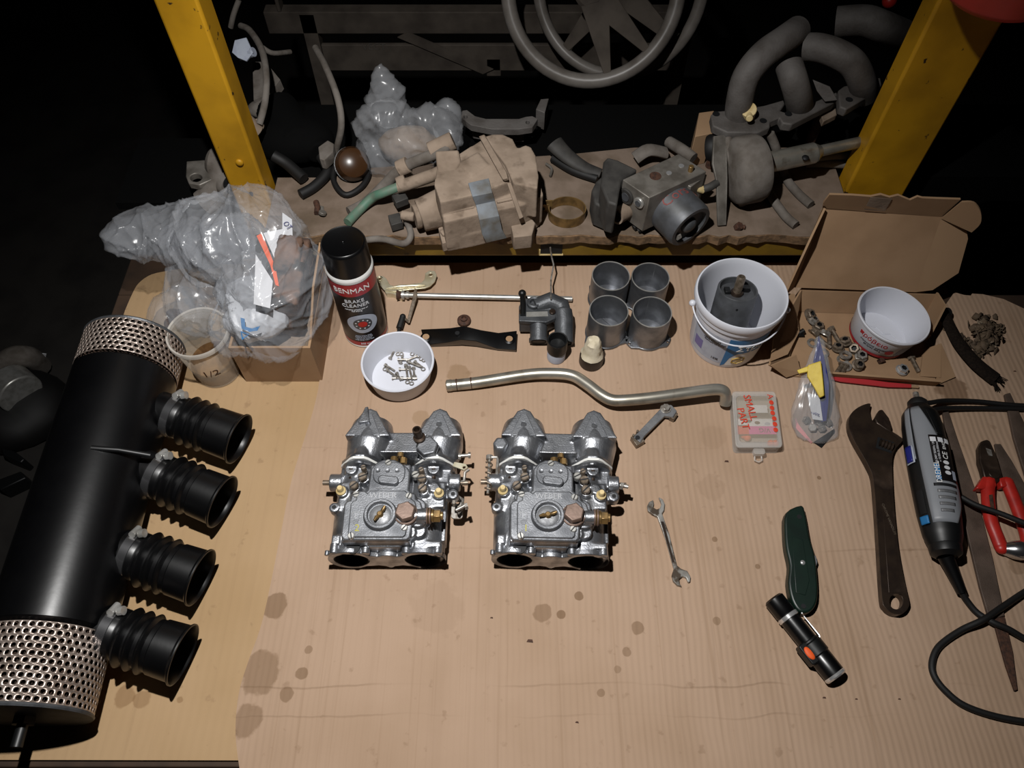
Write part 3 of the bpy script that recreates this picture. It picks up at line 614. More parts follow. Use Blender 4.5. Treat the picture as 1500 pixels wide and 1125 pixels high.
b = MB(); b.at((cc.x, cc.y, CZ)); b.lathe([(0, .0025), (.029, .003), (.0315, .012), (.0325, .03), (.031, .032), (.0295, .012), (.026, .006), (0, .006)], 40); b.build('residue', 'residue', CU)
text('1/2', .02, 'rust', CU, wrapc(cc.x, cc.y, .04, rc, -pi/2+.25), 'handwriting')
# ------------------------------------------------------------ aerosol can
q = P(537, 484, 0); cx, cy = q.x, q.y; R0 = .0325
CN = T('aerosol_can', 'red and black brake cleaner aerosol can with a black cap', 'aerosol can', (cx, cy, 0))
b = MB(); b.at((cx, cy, 0)); b.lathe([(0, .002), (.028, 0), (R0, .0015), (R0+.0006, .003), (R0, .005), (R0, .146), (R0+.0005, .149), (R0+.0006, .152), (R0-.002, .157), (.028, .158), (0, .158)], 56); b.build('body', 'white_paint', CN)
b = MB(); b.at((cx, cy, 0)); b.lathe([(.0318, .1525), (.0312, .156), (.0304, .193), (.029, .1965), (.0275, .1975), (.0255, .1965), (0, .1955)], 56); b.build('cap', 'black_gloss', CN)
b = MB(); b.sph((cx, cy, .1955), .0022, 10, 6); b.build('cap_nub', 'black_gloss', CN)
FA = -pi/2+.12; full = lambda z0, z1: arc(FA-pi, FA+pi, z0, z1, 64)
Rc = lambda z: R0
patch(cx, cy, Rc, full(.006, .146)).build('label', 'can_black', CN)
patch(cx, cy, Rc, full(.121, .1455), .0005).build('label_band', 'can_red', CN); patch(cx, cy, Rc, full(.0065, .0155), .0005).build('label_band', 'can_red', CN)
cw = lambda z, a=0, d=.0005: wrapc(cx, cy, z, R0+d, FA+a)
text('BENMAN', .0135, 'white_paint', CN, cw(.1325)); text('BRAKE\nCLEANER', .0095, 'paper_white', CN, cw(.106)); text('removes grease and oil\nfast drying', .0036, 'paper_white', CN, cw(.0915))
text('cleans brake discs\nclutches and drums\nleaves no residue\nkeep away from heat', .0034, 'label_grey', CN, cw(.026)); text('500 ml', .005, 'paper_white', CN, cw(.0112))
def discpatch(r1, r0, m, nm, off):
    b = MB(); n = 36
    g = [[b.v(cw(.059, .1, off)(r*cos(2*pi*k/n), r*.92*sin(2*pi*k/n), 0)) for k in range(n)] for r in (r0, (r0+r1)/2, r1)]
    b.rings(g, cap=False); b.build(nm, m, CN)
discpatch(.023, .010, 'label_grey', 'printed_disc', .0006); discpatch(.014, .0065, 'housing_grey', 'printed_hub', .0009); discpatch(.0068, .0002, 'red_plastic', 'printed_centre', .0011)
b = MB()
for k in range(9):
    f = cw(.059, .1, .0012); a = 2*pi*k/9; r = [b.v(f(.0102*cos(a)+.0014*cos(2*pi*j/8), .0094*sin(a)+.0014*sin(2*pi*j/8), 0)) for j in range(8)]; b.f(r)
b.build('printed_bolts', 'paper_white', CN)
# ------------------------------------------------------------ white bowl of screws
q = P(584, 589, 0); bx, by = q.x, q.y+.0435
BW = T('white_tub', 'white plastic tub holding small screws beside the aerosol can', 'tub', (bx, by, 0))
b = MB(); b.at((bx, by, 0)); b.lathe([(0, 0), (.042, 0), (.0435, .002), (.0505, .038), (.052, .0385), (.0525, .0415), (.0515, .0425), (.0495, .042), (.0485, .038), (.0418, .0035), (0, .003)], 64); b.build('shell', 'white_plastic', BW)
def screw_proto(L, r, hr, m, name, label, grp, cat='screw', hexh=False):
    t_ = T(name, label, cat, (0, 0, 0), grp, local=True)
    b = MB(); b.cyl((0, 0, 0), (L, 0, 0), r, n=8); b.build('shank', m, t_)
    b = MB(); b.cyl((-hr*.9, 0, 0), (0, 0, 0), hr, n=6 if hexh else 12); b.build('head', m, t_); return t_
S0 = screw_proto(.0155, .0016, .0029, 'bolt', 'screw', 'small zinc screw lying in the white tub', 'screws in the white tub')
sp = [(575, 523, 70, .014), (569, 535, -35, .016), (572, 543, -40, .019), (588, 527, 0, .013), (590, 540, 0, .015), (590, 530, 80, .013), (598, 537, -80, .022), (603, 540, -75, .02), (609, 540, -82, .019), (600, 527, 28, .016), (594, 554, 0, .02), (585, 548, -60, .012), (579, 553, 5, .012), (612, 530, -40, .014), (604, 531, -25, .018)]
for i, (u, v, a, L) in enumerate(sp):
    o = S0 if i == 0 else dup(S0); o.location = P(u-3, v+1, .0062)+Vector((0, 0, .0008*(i % 4))); o.rotation_euler = (0, 0, radians(a)); o.scale = (L/.0155, 1, 1)
b = MB(); b.tube([(.0028*cos(2*pi*k/14), .0028*sin(2*pi*k/14), 0) for k in range(14)], .0009, 6, True); N0 = tag(b.build('spring_washer', 'bolt'), 'tiny spring washer lying in the white tub', 'washer', 'washers in the white tub')
for i, (u, v) in enumerate(((564, 541), (620, 541), (597, 560), (603, 562), (583, 519), (604, 519), (612, 522), (617, 526), (607, 552), (588, 519), (621, 528))):
    o = N0 if i == 0 else dup(N0); o.location = P(u, v, .0042)
# ------------------------------------------------------------ linkage, bracket, mounting bar, bush
LK = T('throttle_linkage', 'polished throttle rod with a bent lever and rubber ball joint behind the white tub', 'linkage', (P(690, 436).x, P(690, 436).y, 0))
b = MB(); b.cyl(P(585, 432, .012), P(838, 438, .008), .0042, n=18); b.build('rod', 'steel', LK)
b = MB(); a = P(585, 432, .012); d = (P(838, 438, .008)-a).normalized()
for k, r in ((.004, .0075), (.011, .0062)): b.cyl(a+d*k, a+d*(k+.004), r, n=16)
b.build('rod_collar', 'steel', LK)
b = MB(); b.cyl(a-d*.004, a+d*.003, .008, .005, n=16); b.build('rubber_washer', 'rust', LK)
b = MB(); b.panel([P(607, 424, .02), P(611, 424, .02), P(611, 437, .016), P(600, 474, .008), P(596, 472, .008), P(604, 440, .016)], .003); b.build('lever', 'bolt_brown', LK, bev=.0006)
b = MB(); b.cyl(P(590, 464, .012), P(585, 481, .008), .0045, .0052, n=16); b.sph(P(590, 464, .012), .0048, 14, 8); b.cyl(P(585, 481, .008), P(583, 489, .008), .0026, n=12); b.build('ball_joint', 'rubber_matt', LK)
b = MB(); b.cyl(P(592, 466, .01), P(599, 472, .01), .002, n=10); b.build('ball_stud', 'bolt_brown', LK)
BK = T('zinc_bracket', 'bright zinc plated bracket with an eyelet at each end behind the throttle rod', 'bracket', (P(595, 418).x, P(595, 418).y, 0))
o_ = [(552, 408), (556, 404), (561, 404), (566, 408), (571, 417), (577, 419), (600, 416), (617, 414), (622, 409), (623, 400), (629, 396), (637, 397), (640, 403), (637, 412), (630, 419), (622, 422), (600, 424), (578, 427), (563, 425), (556, 417)]
b = MB(); b.pxp(o_, .010, .0125, [[(P_[0], P_[1]) for P_ in circ(3.4, 12, 556.5, 409.5)], [(P_[0], P_[1]) for P_ in circ(3.6, 12, 631, 403.5)]]); b.build('plate', 'zinc', BK, bev=.0006)
b = MB(); b.tube([P(566, 422.5, .0125), P(585, 419.5, .0135), P(605, 418.5, .0135), P(622, 417.5, .0125)], [.001, .0026, .0026, .001], 10); b.build('pressed_rib', 'zinc', BK)
b = MB(); b.pxp([(563, 425), (578, 427), (592, 426), (594, 432), (588, 436), (575, 430), (566, 430)], 0, .0098, zr=.01); b.build('bent_lip', 'zinc', BK)
for (u, v) in ((556.5, 409.5), (631, 403.5)):
    p = P(u, v, .006); b = MB(); b.cyl((p.x, p.y, 0), (p.x, p.y, .0098), .0045, n=14, cap=False); b.build('spacer', 'zinc', BK, solid=.0008)
o1 = [(617, 483), (622, 487), (677, 478), (690, 480), (729, 489), (757, 486)]; o2 = [(756, 512), (727, 511), (690, 498), (675, 498), (622, 506), (618, 500)]
MBAR = T('mounting_bar', 'black painted cranked mounting bar with two holes below the rusty bush', 'bracket', (P(687, 500).x, P(687, 500).y, 0))
hz = [(617, .012), (677, .024), (700, .024), (728, .012), (757, .012)]
up = [(617, 483), (660, 481), (680, 478), (705, 484), (730, 488), (757, 485)]; lw = [(622, 505), (655, 501), (676, 497), (697, 499), (728, 510), (756, 512)]
za = [.013, .018, .025, .024, .013, .013]; b = MB(); top = []; 
for k in range(6): top.append((P(*up[k], za[k]), P(*lw[k], za[k]-.004)))
for k in range(5):
    a1, a2 = top[k]; c1, c2 = top[k+1]; q = [b.v(x) for x in (a1, a2, c2, c1)]; b.f(q)
for k in range(5):
    a2 = top[k][1]; c2 = top[k+1][1]; q = [b.v(x) for x in (a2, c2, Vector((c2.x, c2.y+.003, .001+max(0, c2.z-.018))), Vector((a2.x, a2.y+.003, .001+max(0, a2.z-.018))))]; b.f(q)
bmesh.ops.remove_doubles(b.bm, verts=b.bm.verts, dist=.0001); b.build('bar', 'black_gloss', MBAR, solid=.003, bev=.0008)
for u, v in ((624, 494), (746, 497)):
    p = P(u, v, .0135); b = MB(); b.at((p.x, p.y, p.z-.002)); b.lathe([(.0052, 0), (.0085, .0022), (.0052, .0034)], 20); b.build('hole_rim', 'black_gloss', MBAR)
    b = MB(); b.at((p.x, p.y, p.z-.001)); b.lathe([(0, 0), (.0052, 0), (.0052, .0026), (0, .0026)], 20); b.build('hole', 'card', MBAR)
p = P(670, 489, .023); b = MB(); b.at(p); b.lathe([(0, -.001), (.0035, -.001), (.0035, .0024), (0, .0024)], 14); b.build('hole', 'bore_dark', MBAR)
p = P(680, 472, 0); b = MB(); b.at((p.x, p.y, 0)); b.lathe([(.0, 0), (.0095, 0), (.0105, .002), (.0105, .006), (.009, .0075), (.0055, .008), (.0055, .011), (.0035, .0115), (.003, .008), (0, .008)], 28)
tag(b.build('rusty_bush', 'rust'), 'small round rusty stepped bush above the black mounting bar', 'bush')
# water outlet casting
q = P(800, 470, 0); WO = T('water_outlet', 'dark grey cast water outlet with two downward pipe stubs', 'casting', (q.x, q.y, 0))
b = MB(); g = lambda u, v, z: P(u, v, z)
b.tube([g(825, 462, .028), g(822, 449, .034), g(806, 442, .034), g(785, 450, .03)], [.0135, .0145, .015, .014], 20)
b.tube([g(824, 455, .032), g(826, 470, .027), g(826, 490, .02), g(826, 502, .016)], [.0145, .0145, .014, .0142], 22)
b.tube([g(789, 470, .026), g(789, 484, .021), g(789, 500, .015)], [.0135, .013, .0132], 22)
b.pxp([(760, 452), (766, 440), (812, 443), (815, 466), (800, 474), (761, 474)], .008, .036, zr=.03)
b.build('casting', 'housing_grey', WO, rem=.001, it=4)
b = MB(); b.pxp([(760, 455), (813, 453), (814, 466), (800, 472), (760, 470)], .03, .038); b.build('flange_plate', 'housing_grey', WO, bev=.0012)
b = MB(); b.pxp([(771, 457), (802, 456), (803, 463), (771, 464)], .038, .0386); b.build('flange_recess', 'steel', WO)
for u, v in ((765, 458), (809, 458)): b = MB(); p = P(u, v, .038); b.cyl(p, p+Vector((0, 0, .004)), .0048, n=14); b.build('flange_bolt', 'dark_steel', WO, bev=.0006)
for (u, v), z in (((826, 502), .015), ((789, 500), .014)):
    p = P(u, v, z); d = Vector((0, -.9, -.32)).normalized(); b = MB(); b.ax(p, d); b.lathe([(.0115, .0008), (.0145, .0012), (.0145, -.004), (.0135, -.005)], 28); b.build('pipe_lip', 'housing_grey', WO)
    b = MB(); b.ax(p, d); b.lathe([(.0115, .0018), (.0105, .0005), (0, .0004)], 28); b.build('pipe_bore', 'bore_dark', WO)
p = P(782, 446, .036); b = MB(); b.at(p); b.lathe([(.0105, -.006), (.0105, .006), (.0085, .0075), (.006, .0065), (.0055, -.002), (0, -.002)], 28); b.build('threaded_boss', 'housing_grey', WO)
b = MB(); b.tube([P(765, 430, .035), P(766, 445, .04), P(766, 462, .04)], .0042, 12); b.sph(P(765, 430, .036), .0062, 14, 8); b.build('thermostat_clip', 'black_plastic', WO)
b = MB(); b.tube([P(806, 362, .07), P(808, 376, .05), P(811, 388, .04), P(807, 410, .03), P(807, 438, .052)], .0013, 8); tag(b.build('steel_wire', 'bolt'), 'thin bent steel wire sticking out of the beam socket behind the water outlet', 'wire')
# four aluminium sleeves
S_ = T('aluminium_sleeve', 'aluminium sleeve, back left of the four', 'sleeve', (0, 0, 0), 'aluminium sleeves with flanges', local=True)
b = MB(); b.lathe([(.0268, .003), (.0268, .056), (.0276, .0575), (.0286, .0575), (.029, .056), (.0294, .004), (.0268, .003)], 56); b.build('wall', 'alu_cup', S_)
b = MB(); b.lathe([(.0273, .0572), (.0276, .0581), (.0286, .0582), (.029, .0572)], 56); b.build('machined_rim', 'steel', S_)
b = MB(); b.lathe([(0, .001), (.0267, .001), (.0267, .0034), (0, .0034)], 40); b.build('floor_plate', 'alu_cup', S_)
fl = []
for k in range(3):
    a = radians(210+120*k)
    for j in range(5): t = a-.22+.11*j; fl.append((.037*cos(t), .037*sin(t)))
    for j in range(1, 7): t = a+.3+(2*pi/3-.6)*j/7; fl.append((.0308*cos(t), .0308*sin(t)))
b = MB(); b.plate(fl, 0, .0045, [circ(.002, 10, .034*cos(radians(210+120*k)), .034*sin(radians(210+120*k))) for k in range(3)]); b.build('flange', 'alu_cup', S_, bev=.0008)
b = MB(); b.box((0, .0270, .03), (.0006, .0008, .05)); b.build('seam', 'alu_dark', S_)
for i, (u, v, a, lb) in enumerate(((895, 404, .6, 'aluminium sleeve with its seam, back left of the four'), (953, 406, -.4, 'aluminium sleeve, back right of the four, nearest the shelf'), (892, 455, 2.3, 'aluminium sleeve, front left of the four, behind the taped bottle'), (955.5, 457, .05, 'aluminium sleeve with a flange ear at its left, front right of the four'))):
    p = P(u, v, .0575); o = S_ if i == 0 else dup(S_); o.location = (p.x, p.y, 0); o.rotation_euler = (0, 0, a); o['label'] = lb
# jar and taped bottle
q = P(815, 533, 0); JR = T('small_jar', 'small jar with a hollow black cap behind the bent tube', 'jar', (q.x, q.y+.012, 0))
b = MB(); b.at((q.x, q.y+.012, 0)); b.lathe([(0, 0), (.0125, 0), (.0138, .0015), (.0138, .026), (.0125, .028), (0, .028)], 36); b.build('body', 'label_grey', JR)
b = MB(); b.at((q.x, q.y+.012, 0)); b.lathe([(.0148, .022), (.015, .0445), (.0142, .0455), (.0128, .0452), (.0122, .044), (.0118, .031), (0, .031)], 36); b.build('cap', 'black_plastic', JR)
q = P(866, 541, 0); BT = T('taped_bottle', 'small brown bottle with masking tape wound round its neck', 'bottle', (q.x, q.y+.013, 0))
b = MB(); b.at((q.x, q.y+.013, 0)); b.lathe([(0, 0), (.015, 0), (.0178, .002), (.0178, .017), (.0165, .022), (.012, .03), (0, .032)], 36); b.build('body', 'bottle_brown', BT)
b = MB(); b.at((q.x, q.y+.013, 0)); b.lathe([(.0165, .0215), (.0145, .026), (.0122, .031), (.0118, .04), (.0098, .043), (.0102, .051), (.007, .0555), (0, .056)], 22); b.build('tape_wrap', 'tape', BT, disp=crumple(.0013, 150, seed=3))
# bent steel tube and the link arm
q = P(860, 575, 0); ST = T('bent_steel_tube', 'long bent steel tube with a hooked right end across the cardboard', 'tube', (q.x, q.y, 0))
pt = [(655, 565, .0085), (700, 560, .011), (770, 549, .014), (808, 547, .0165), (838, 550, .0185), (860, 563, .02), (880, 578, .021), (897, 586, .022), (920, 586, .024), (960, 582, .027), (1010, 575, .03), (1046, 570.5, .031), (1060, 573, .029), (1063, 582, .02), (1062, 592, .0105)]
b = MB(); b.tube(cr([P(*p) for p in pt], 5), .0083, 24); b.build('tube', 'steel_tube', ST)
a = P(655, 565, .0085); d = (P(700, 560, .011)-a).normalized(); b = MB(); b.ax(a-d*.001, d); b.lathe([(0, 0), (.0065, -.0006), (.0088, .001), (.0088, .007), (.0083, .0085)], 28); b.build('end_ferrule', 'steel_tube', ST)
for s in (.013, .034): b = MB(); b.ax(a+d*s, d); b.lathe([(.0083, 0), (.0086, .0008), (.0086, .0016), (.0083, .0024)], 28); b.build('rust_ring', 'rust', ST)
q = P(957, 622, 0); LA = T('link_arm', 'grey steel link arm with a hex bolt below the bent tube', 'arm', (q.x, q.y, 0))
b = MB(); b.pxp([(928, 640), (968, 598), (976, 592), (984, 593), (992, 602), (986, 611), (974, 609), (945, 638), (938, 648)], .006, .012); b.build('arm_plate', 'alu_dark', LA, bev=.001)
for e in ([(924, 640), (934, 634), (945, 646), (933, 653)], [(984, 600), (993, 606), (988, 614), (981, 611)]): b = MB(); b.pxp(e, 0, .010); b.build('end_fork', 'bolt_brown', LA, bev=.0006)
p = P(975, 599, .012); b = MB(); b.cyl(p, p+Vector((0, 0, .0012)), .0078, n=24); b.hexa(p+Vector((0, 0, .0012)), (0, 0, 1), .0056, .005); b.build('hex_bolt', 'bolt', LA, bev=.0004)
p = P(934, 641, .012); b = MB(); b.cyl(p-Vector((0, 0, .001)), p+Vector((0, 0, .0004)), .0034, n=16); b.build('hole', 'bore_dark', LA)
p = P(928, 638, .012); b = MB(); b.cyl(p-Vector((0, 0, .01)), p+Vector((0, 0, .002)), .0018, n=10); p = P(934, 632, .012); b.cyl(p-Vector((0, 0, .01)), p+Vector((0, 0, .002)), .0018, n=10); b.build('pin', 'bolt_brown', LA)
# ------------------------------------------------------------ spanner
SPN = T('open_end_spanner', 'small worn open-end spanner lying alone right of the carburettors', 'spanner', (P(980, 790).x, P(980, 790).y, 0))
oa = [(948, 741), (951, 735), (957, 732), (958, 738), (957, 743), (962, 746), (967, 744), (969, 738), (966, 731), (965, 728), (971, 731), (974, 738), (973, 747), (970, 752), (980, 780), (992, 828), (998, 833), (1007, 836), (1012, 845), (1011, 852), (1008, 853), (1005, 846), (1000, 844), (995, 848), (996, 855), (999, 859), (992, 857), (986, 851), (984, 843), (987, 833), (975, 790), (963, 757), (955, 753), (949, 748)]
b = MB(); b.pxp(oa, .0005, .0048); b.build('body', 'worn_chrome', SPN, bev=.0009)
b = MB(); b.pxp([(968, 764), (972, 764), (988, 823), (985, 824)], .0048, .0052); b.build('worn_shank', 'dark_steel', SPN)
# ------------------------------------------------------------ compartment box
q = P(1108, 615, 0); PB = T('compartment_box', 'clear plastic small parts box with red marker writing', 'box', (q.x, q.y, 0))
cnr = [P(1072, 573, .02), P(1136, 573, .02), P(1147, 655, .02), P(1078, 655, .02)]
def qd(s, t, z): a = cnr[0].lerp(cnr[1], s); b_ = cnr[3].lerp(cnr[2], s); r = a.lerp(b_, t); r.z = z; return r
def rq(i, r=.07): 
    o = []
    for cx_, cy_, a0 in ((1-i-r, i+r, -pi/2), (1-i-r, 1-i-r, 0), (i+r, 1-i-r, pi/2), (i+r, i+r, pi)):
        for k in range(4): a = a0+pi/2*k/3; q = qd(cx_+r*cos(a), cy_+r*sin(a), 0); o.append((q.x, q.y))
    return o
b = MB(); b.plate(rq(0), .0165, .02, [rq(.09)]); b.build('lid_frame', 'clear_box', PB, bev=.0008)
b = MB(); b.plate(rq(.0905), .018, .0193); b.build('lid_window', 'clear_cup', PB)
b = MB(); b.plate(rq(.01), .0005, .016, [rq(.04)]); b.build('tray_wall', 'clear_box', PB)
b = MB(); b.plate(rq(.0405), .0005, .0018); b.build('tray_floor', 'clear_box', PB)
for s in (.36, .66): 
    b = MB(); e = [qd(.05, s, 0), qd(.95, s, 0), qd(.95, s+.015, 0), qd(.05, s+.015, 0)]; b.plate([(q.x, q.y) for q in e], .0018, .0155); b.build('divider', 'clear_box', PB)
pc = qd(.5, 1.0, .012); b = MB(); b.at((pc.x, pc.y-.004, .010), (0, 0, 0)); b.plate(rrect(.016, .009, .003, 3), 0, .006); b.build('latch', 'clear_box', PB)
b = MB(); b.tube([(pc.x-.0045, pc.y-.007, .008), (pc.x-.005, pc.y-.013, .006), (pc.x, pc.y-.0155, .006), (pc.x+.005, pc.y-.013, .006), (pc.x+.0045, pc.y-.007, .008)], .0013, 8); b.build('hang_loop', 'clear_box', PB)
def qplate(s0, s1, t0, t1, z, name, m, par): 
    b = MB(); b.panel([qd(s0, t0, z), qd(s0, t1, z), qd(s1, t1, z), qd(s1, t0, z)], -.0009); return b.build(name, m, par)
PL = T('paper_label', 'white and pink paper slip inside the small parts box', 'label', qd(.5, .66, .016))
qplate(.1, .9, .49, .62, .0165, 'white_slip', 'paper_white', PL); qplate(.32, .92, .62, .76, .0165, 'pink_slip', 'pink', PL); qplate(.86, .93, .48, .62, .0165, 'pink_edge', 'pink', PL); qplate(.08, .32, .6, .76, .0165, 'pink_bag', 'red_marker', PL)
vv = qd(.66, .69, .0178); text('V/G', .010, 'ink_dark', PL, flat(vv, pi-.03)); 
for s, t in ((.52, .56), (.74, .58), (.34, .53)): 
    p = qd(s, t, .0176); b = MB(); b.sph(p, .0028, 8, 5, (1.5, 1, .12)); b.build('printed_picture', 'rust' if s != .74 else 'label_grey', PL)
qplate(.4, .78, .24, .38, .0165, 'white_tag', 'paper_white', PL)
RB = [(.82, .86), (.95, .86), (.25, .72), (.32, .76), (.3, .66)]
for s, t in RB: b = MB(); p = qd(min(s, .92), t, .0072); b.sph(p, .0052, 12, 8, (1, 1, 1)); tag(b.build('orange_bead', 'orange'), 'orange round piece inside the small parts box', 'bead', 'orange pieces in the small parts box')
mk = lambda s, t: flat(qd(s, t, .0203), -pi/2+.1)
text('SMALL', .0145, 'red_marker', PB, mk(.38, .30), 'marker_writing', ext=.0002); text('PART', .0145, 'red_marker', PB, mk(.2, .5), 'marker_writing', ext=.0002); text('A', .0115, 'red_marker', PB, mk(.86, .1), 'marker_writing', ext=.0002)
b = MB()
for t in (.21, .31, .4, .5, .6, .7): 
    e = qd(.87+.02*(t > .45), t, .0203); b.sph(e, .0042, 8, 4, (.8, .9, .06))
b.build('marker_writing', 'red_marker', PB)
# ------------------------------------------------------------ stand-up pouch
q = P(1195, 630, 0); PO = T('parts_pouch', 'clear parts bag with a blue and yellow wrapper standing before the mailer box', 'bag', (q.x, q.y, 0))
b = MB(); rs = []
for (u, v, z, hw, th) in ((1197, 640, .001, .020, .012), (1195, 630, .006, .030, .020), (1194, 612, .018, .033, .022), (1195, 588, .032, .029, .018), (1197, 560, .046, .022, .013), (1199, 530, .060, .014, .008), (1200, 506, .072, .006, .004), (1200, 494, .079, .0015, .001)):
    c = P(u, v, z); rs.append([b.v(c+Vector((hw*cos(2*pi*k/40), th*sin(2*pi*k/40), 0))) for k in range(40)])
b.rings(rs); o = b.build('film', 'bag_fine', PO); md = o.modifiers.new('u', 'SUBSURF'); md.levels = 2; md.render_levels = 2
dg = bpy.context.evaluated_depsgraph_get(); nm = bpy.data.meshes.new_from_object(o.evaluated_get(dg)); o.modifiers.clear(); o.data = nm
f_ = creased(.0035, 45, 3); L_ = ORG[PO.name]; nn = [(v.co.copy(), v.normal.copy()) for v in nm.vertices]
for v, (c, n) in zip(nm.vertices, nn):
    q = f_(c+L_, n); q.z = max(q.z, .0006); v.co = q-L_
def pz(u, v, z): return P(u, v, z)
b = MB(); b.panel([pz(1199, 492, .078), pz(1206, 520, .066), pz(1214, 560, .05), pz(1213, 590, .035), pz(1210, 616, .018), pz(1203, 618, .016), pz(1201, 590, .034), pz(1198, 545, .055), pz(1191, 530, .062)], .0012); b.build('blue_wrapper', 'deep_blue', PO)
b = MB(); b.panel([pz(1183, 536, .062), pz(1201, 530, .066), pz(1204, 558, .055), pz(1206, 580, .047), pz(1200, 583, .044), pz(1192, 568, .048), pz(1182, 552, .055)], .006); b.build('yellow_bag', 'yellow_soft', PO, bev=.0015, disp=crumple(.001, 80, seed=7))
b = MB(); b.panel([pz(1167, 543, .058), pz(1183, 537, .063), pz(1184, 545, .06), pz(1170, 548, .057)], .004); b.build('yellow_tail', 'yellow_soft', PO, bev=.001)
b = MB(); b.panel([pz(1182, 575, .04), pz(1200, 580, .04), pz(1205, 616, .02), pz(1190, 614, .02)], .001); b.build('printed_card', 'paper_white', PO)
c0 = pz(1194, 606, .0262); text('100%', .006, 'deep_blue', PO, flat(c0, -.5))
b = MB(); b.panel([pz(1165, 612, .006), pz(1170, 622, .004), pz(1190, 648, .001), pz(1188, 650, .0005), pz(1166, 628, .0005)], .0008); b.build('red_seam', 'red_plastic', PO)
b = MB(); b.panel([pz(1191, 648, .001), pz(1222, 628, .006), pz(1222, 634, .002), pz(1203, 656, .001)], .0008); b.build('black_corner', 'black_plastic', PO)
for k, (u, v) in enumerate(((1180, 615), (1190, 628), (1205, 630), (1212, 620), (1198, 618))): 
    p = P(u, v, .004); b = MB(); b.hexa(p, (random.uniform(-1, 1), random.uniform(-1, 1), 1), .006, .005); tag(b.build('hex_nut', 'bolt', bev=.0006), 'nut lying in the bottom of the clear parts bag with the blue wrapper', 'nut', 'nuts in the clear parts bag')
# ------------------------------------------------------------ bucket with pump motor
q = P(1064, 530, 0); bx, by = .3215, .684
BU = T('bucket', 'white plastic tub bucket with a blue label and a motor inside', 'bucket', (bx, by, 0))
rb = lambda z: .0515+.0085*z/.1
b = MB(); b.at((bx, by, 0)); b.lathe([(0, .002), (.048, 0), (.0505, .001), (.0515, .004), (.0586, .088), (.0586, .09), (.0615, .0905), (.062, .1), (.0635, .1005), (.0648, .104), (.0648, .112), (.0635, .1145), (.0618, .1145), (.061, .113), (.0598, .106), (.0585, .1), (.05, .005), (0, .004)], 72); b.build('shell', 'white_plastic', BU)
F_ = -pi/2+.02
def bl(z): return .0515+.0071*(z-.004)/.084
patch(bx, by, bl, arc(F_-1.35, F_-.28, .012, .076, 20)).build('label_panel', 'label_grey', BU)
patch(bx, by, bl, arc(F_-1.25, F_-.95, .024, .045, 8), .0005).build('label_block', 'label_violet', BU)
patch(bx, by, bl, arc(F_-.28, F_+1.3, .01, .079, 26)).build('label_panel', 'white_paint', BU)
cols = [(F_-.28+1.5*k/24, .01 if k < 2 else max(.036, .048-.0006*k+.02*max(0, (4-k)/4)*-1), .079) for k in range(25)]
patch(bx, by, bl, [(F_-.30, .006, .079), (F_-.2, .012, .079), (F_-.14, .03, .079), (F_-.05, .038, .079)]+arc(F_+.05, F_+1.25, .043, .079, 20), .0006).build('label_blue', 'blue', BU)
text('Στραγγ', .019, 'white_paint', BU, wrapc(bx, by, .055, lambda z: bl(z)+.0008, F_+.52), ext=.0002)
text('αυθεντικό', .0045, 'ink_dark', BU, wrapc(bx, by, .092, lambda z: .0605, F_+.6))
text('συστατικά\nγάλα, καλλιέργεια\nδιατηρείται 2-4 C', .004, 'ink_dark', BU, wrapc(bx, by, .06, lambda z: bl(z)+.0005, F_-.65)); text('10% ', .007, 'ink_dark', BU, wrapc(bx, by, .021, lambda z: bl(z)+.0005, F_-.5))
hxa = circ(.0105, 6, 0, 0, pi/6); b = MB(); ww = wrapc(bx, by, .024, lambda z: bl(z)+.0006, F_+.12)
b.tube([ww(x, y*.8, 0) for x, y in hxa], .0008, 6, True); b.build('label_seal', 'gold_ink', BU); text('100%\nγάλα', .004, 'gold_ink', BU, ww)
hp = [(bx+.0665*cos(a), by+.0665*sin(a), .096-.018*max(0, sin((a+pi*.98)/(.9*pi)*pi))**.8) for a in [-pi*.98+.9*pi*k/30 for k in range(31)]]
b = MB(); b.tube(hp, .0012, 10); b.build('handle', 'white_plastic', BU)
for k in (0, -1): b = MB(); b.sph(hp[k], .005, 12, 8); b.build('handle_boss', 'white_plastic', BU)
mx, my = bx-.002, by+.0; MO = T('electric_motor', 'grey cylindrical motor with a brown shaft standing in the bucket', 'motor', (mx, my, .0045))
mo = lambda: MB().at((mx, my, .0062), (-.2, .03, 0))
b = mo(); b.lathe([(0, .022), (.0275, .022), (.0285, .026), (.0285, .094), (.0275, .0955), (.0255, .0955), (.025, .086), (0, .086)], 48); b.build('can', 'motor_grey', MO)
b = mo(); b.lathe([(0, .0), (.016, .0), (.018, .004), (.018, .0225), (0, .0225)], 28); b.build('end_bell', 'black_plastic', MO)
b = mo(); b.lathe([(.0062, .086), (.0062, .115), (.005, .117), (.0035, .117), (.003, .108), (0, .108)], 20); b.build('shaft', 'bolt_brown', MO)
b = mo(); b.lathe([(.009, .0862), (.009, .09), (.0062, .0905)], 24); b.build('bearing', 'dark_steel', MO)
b = mo(); b.box((.012, .008, .089), (.014, .01, .008)); b.box((-.013, .004, .088), (.008, .012, .006)); b.build('terminal', 'black_plastic', MO, bev=.0008)
b = mo(); b.cyl((-.004, -.0282, .08), (-.004, -.0289, .08), .0016, n=10); b.build('case_hole', 'bore_dark', MO)
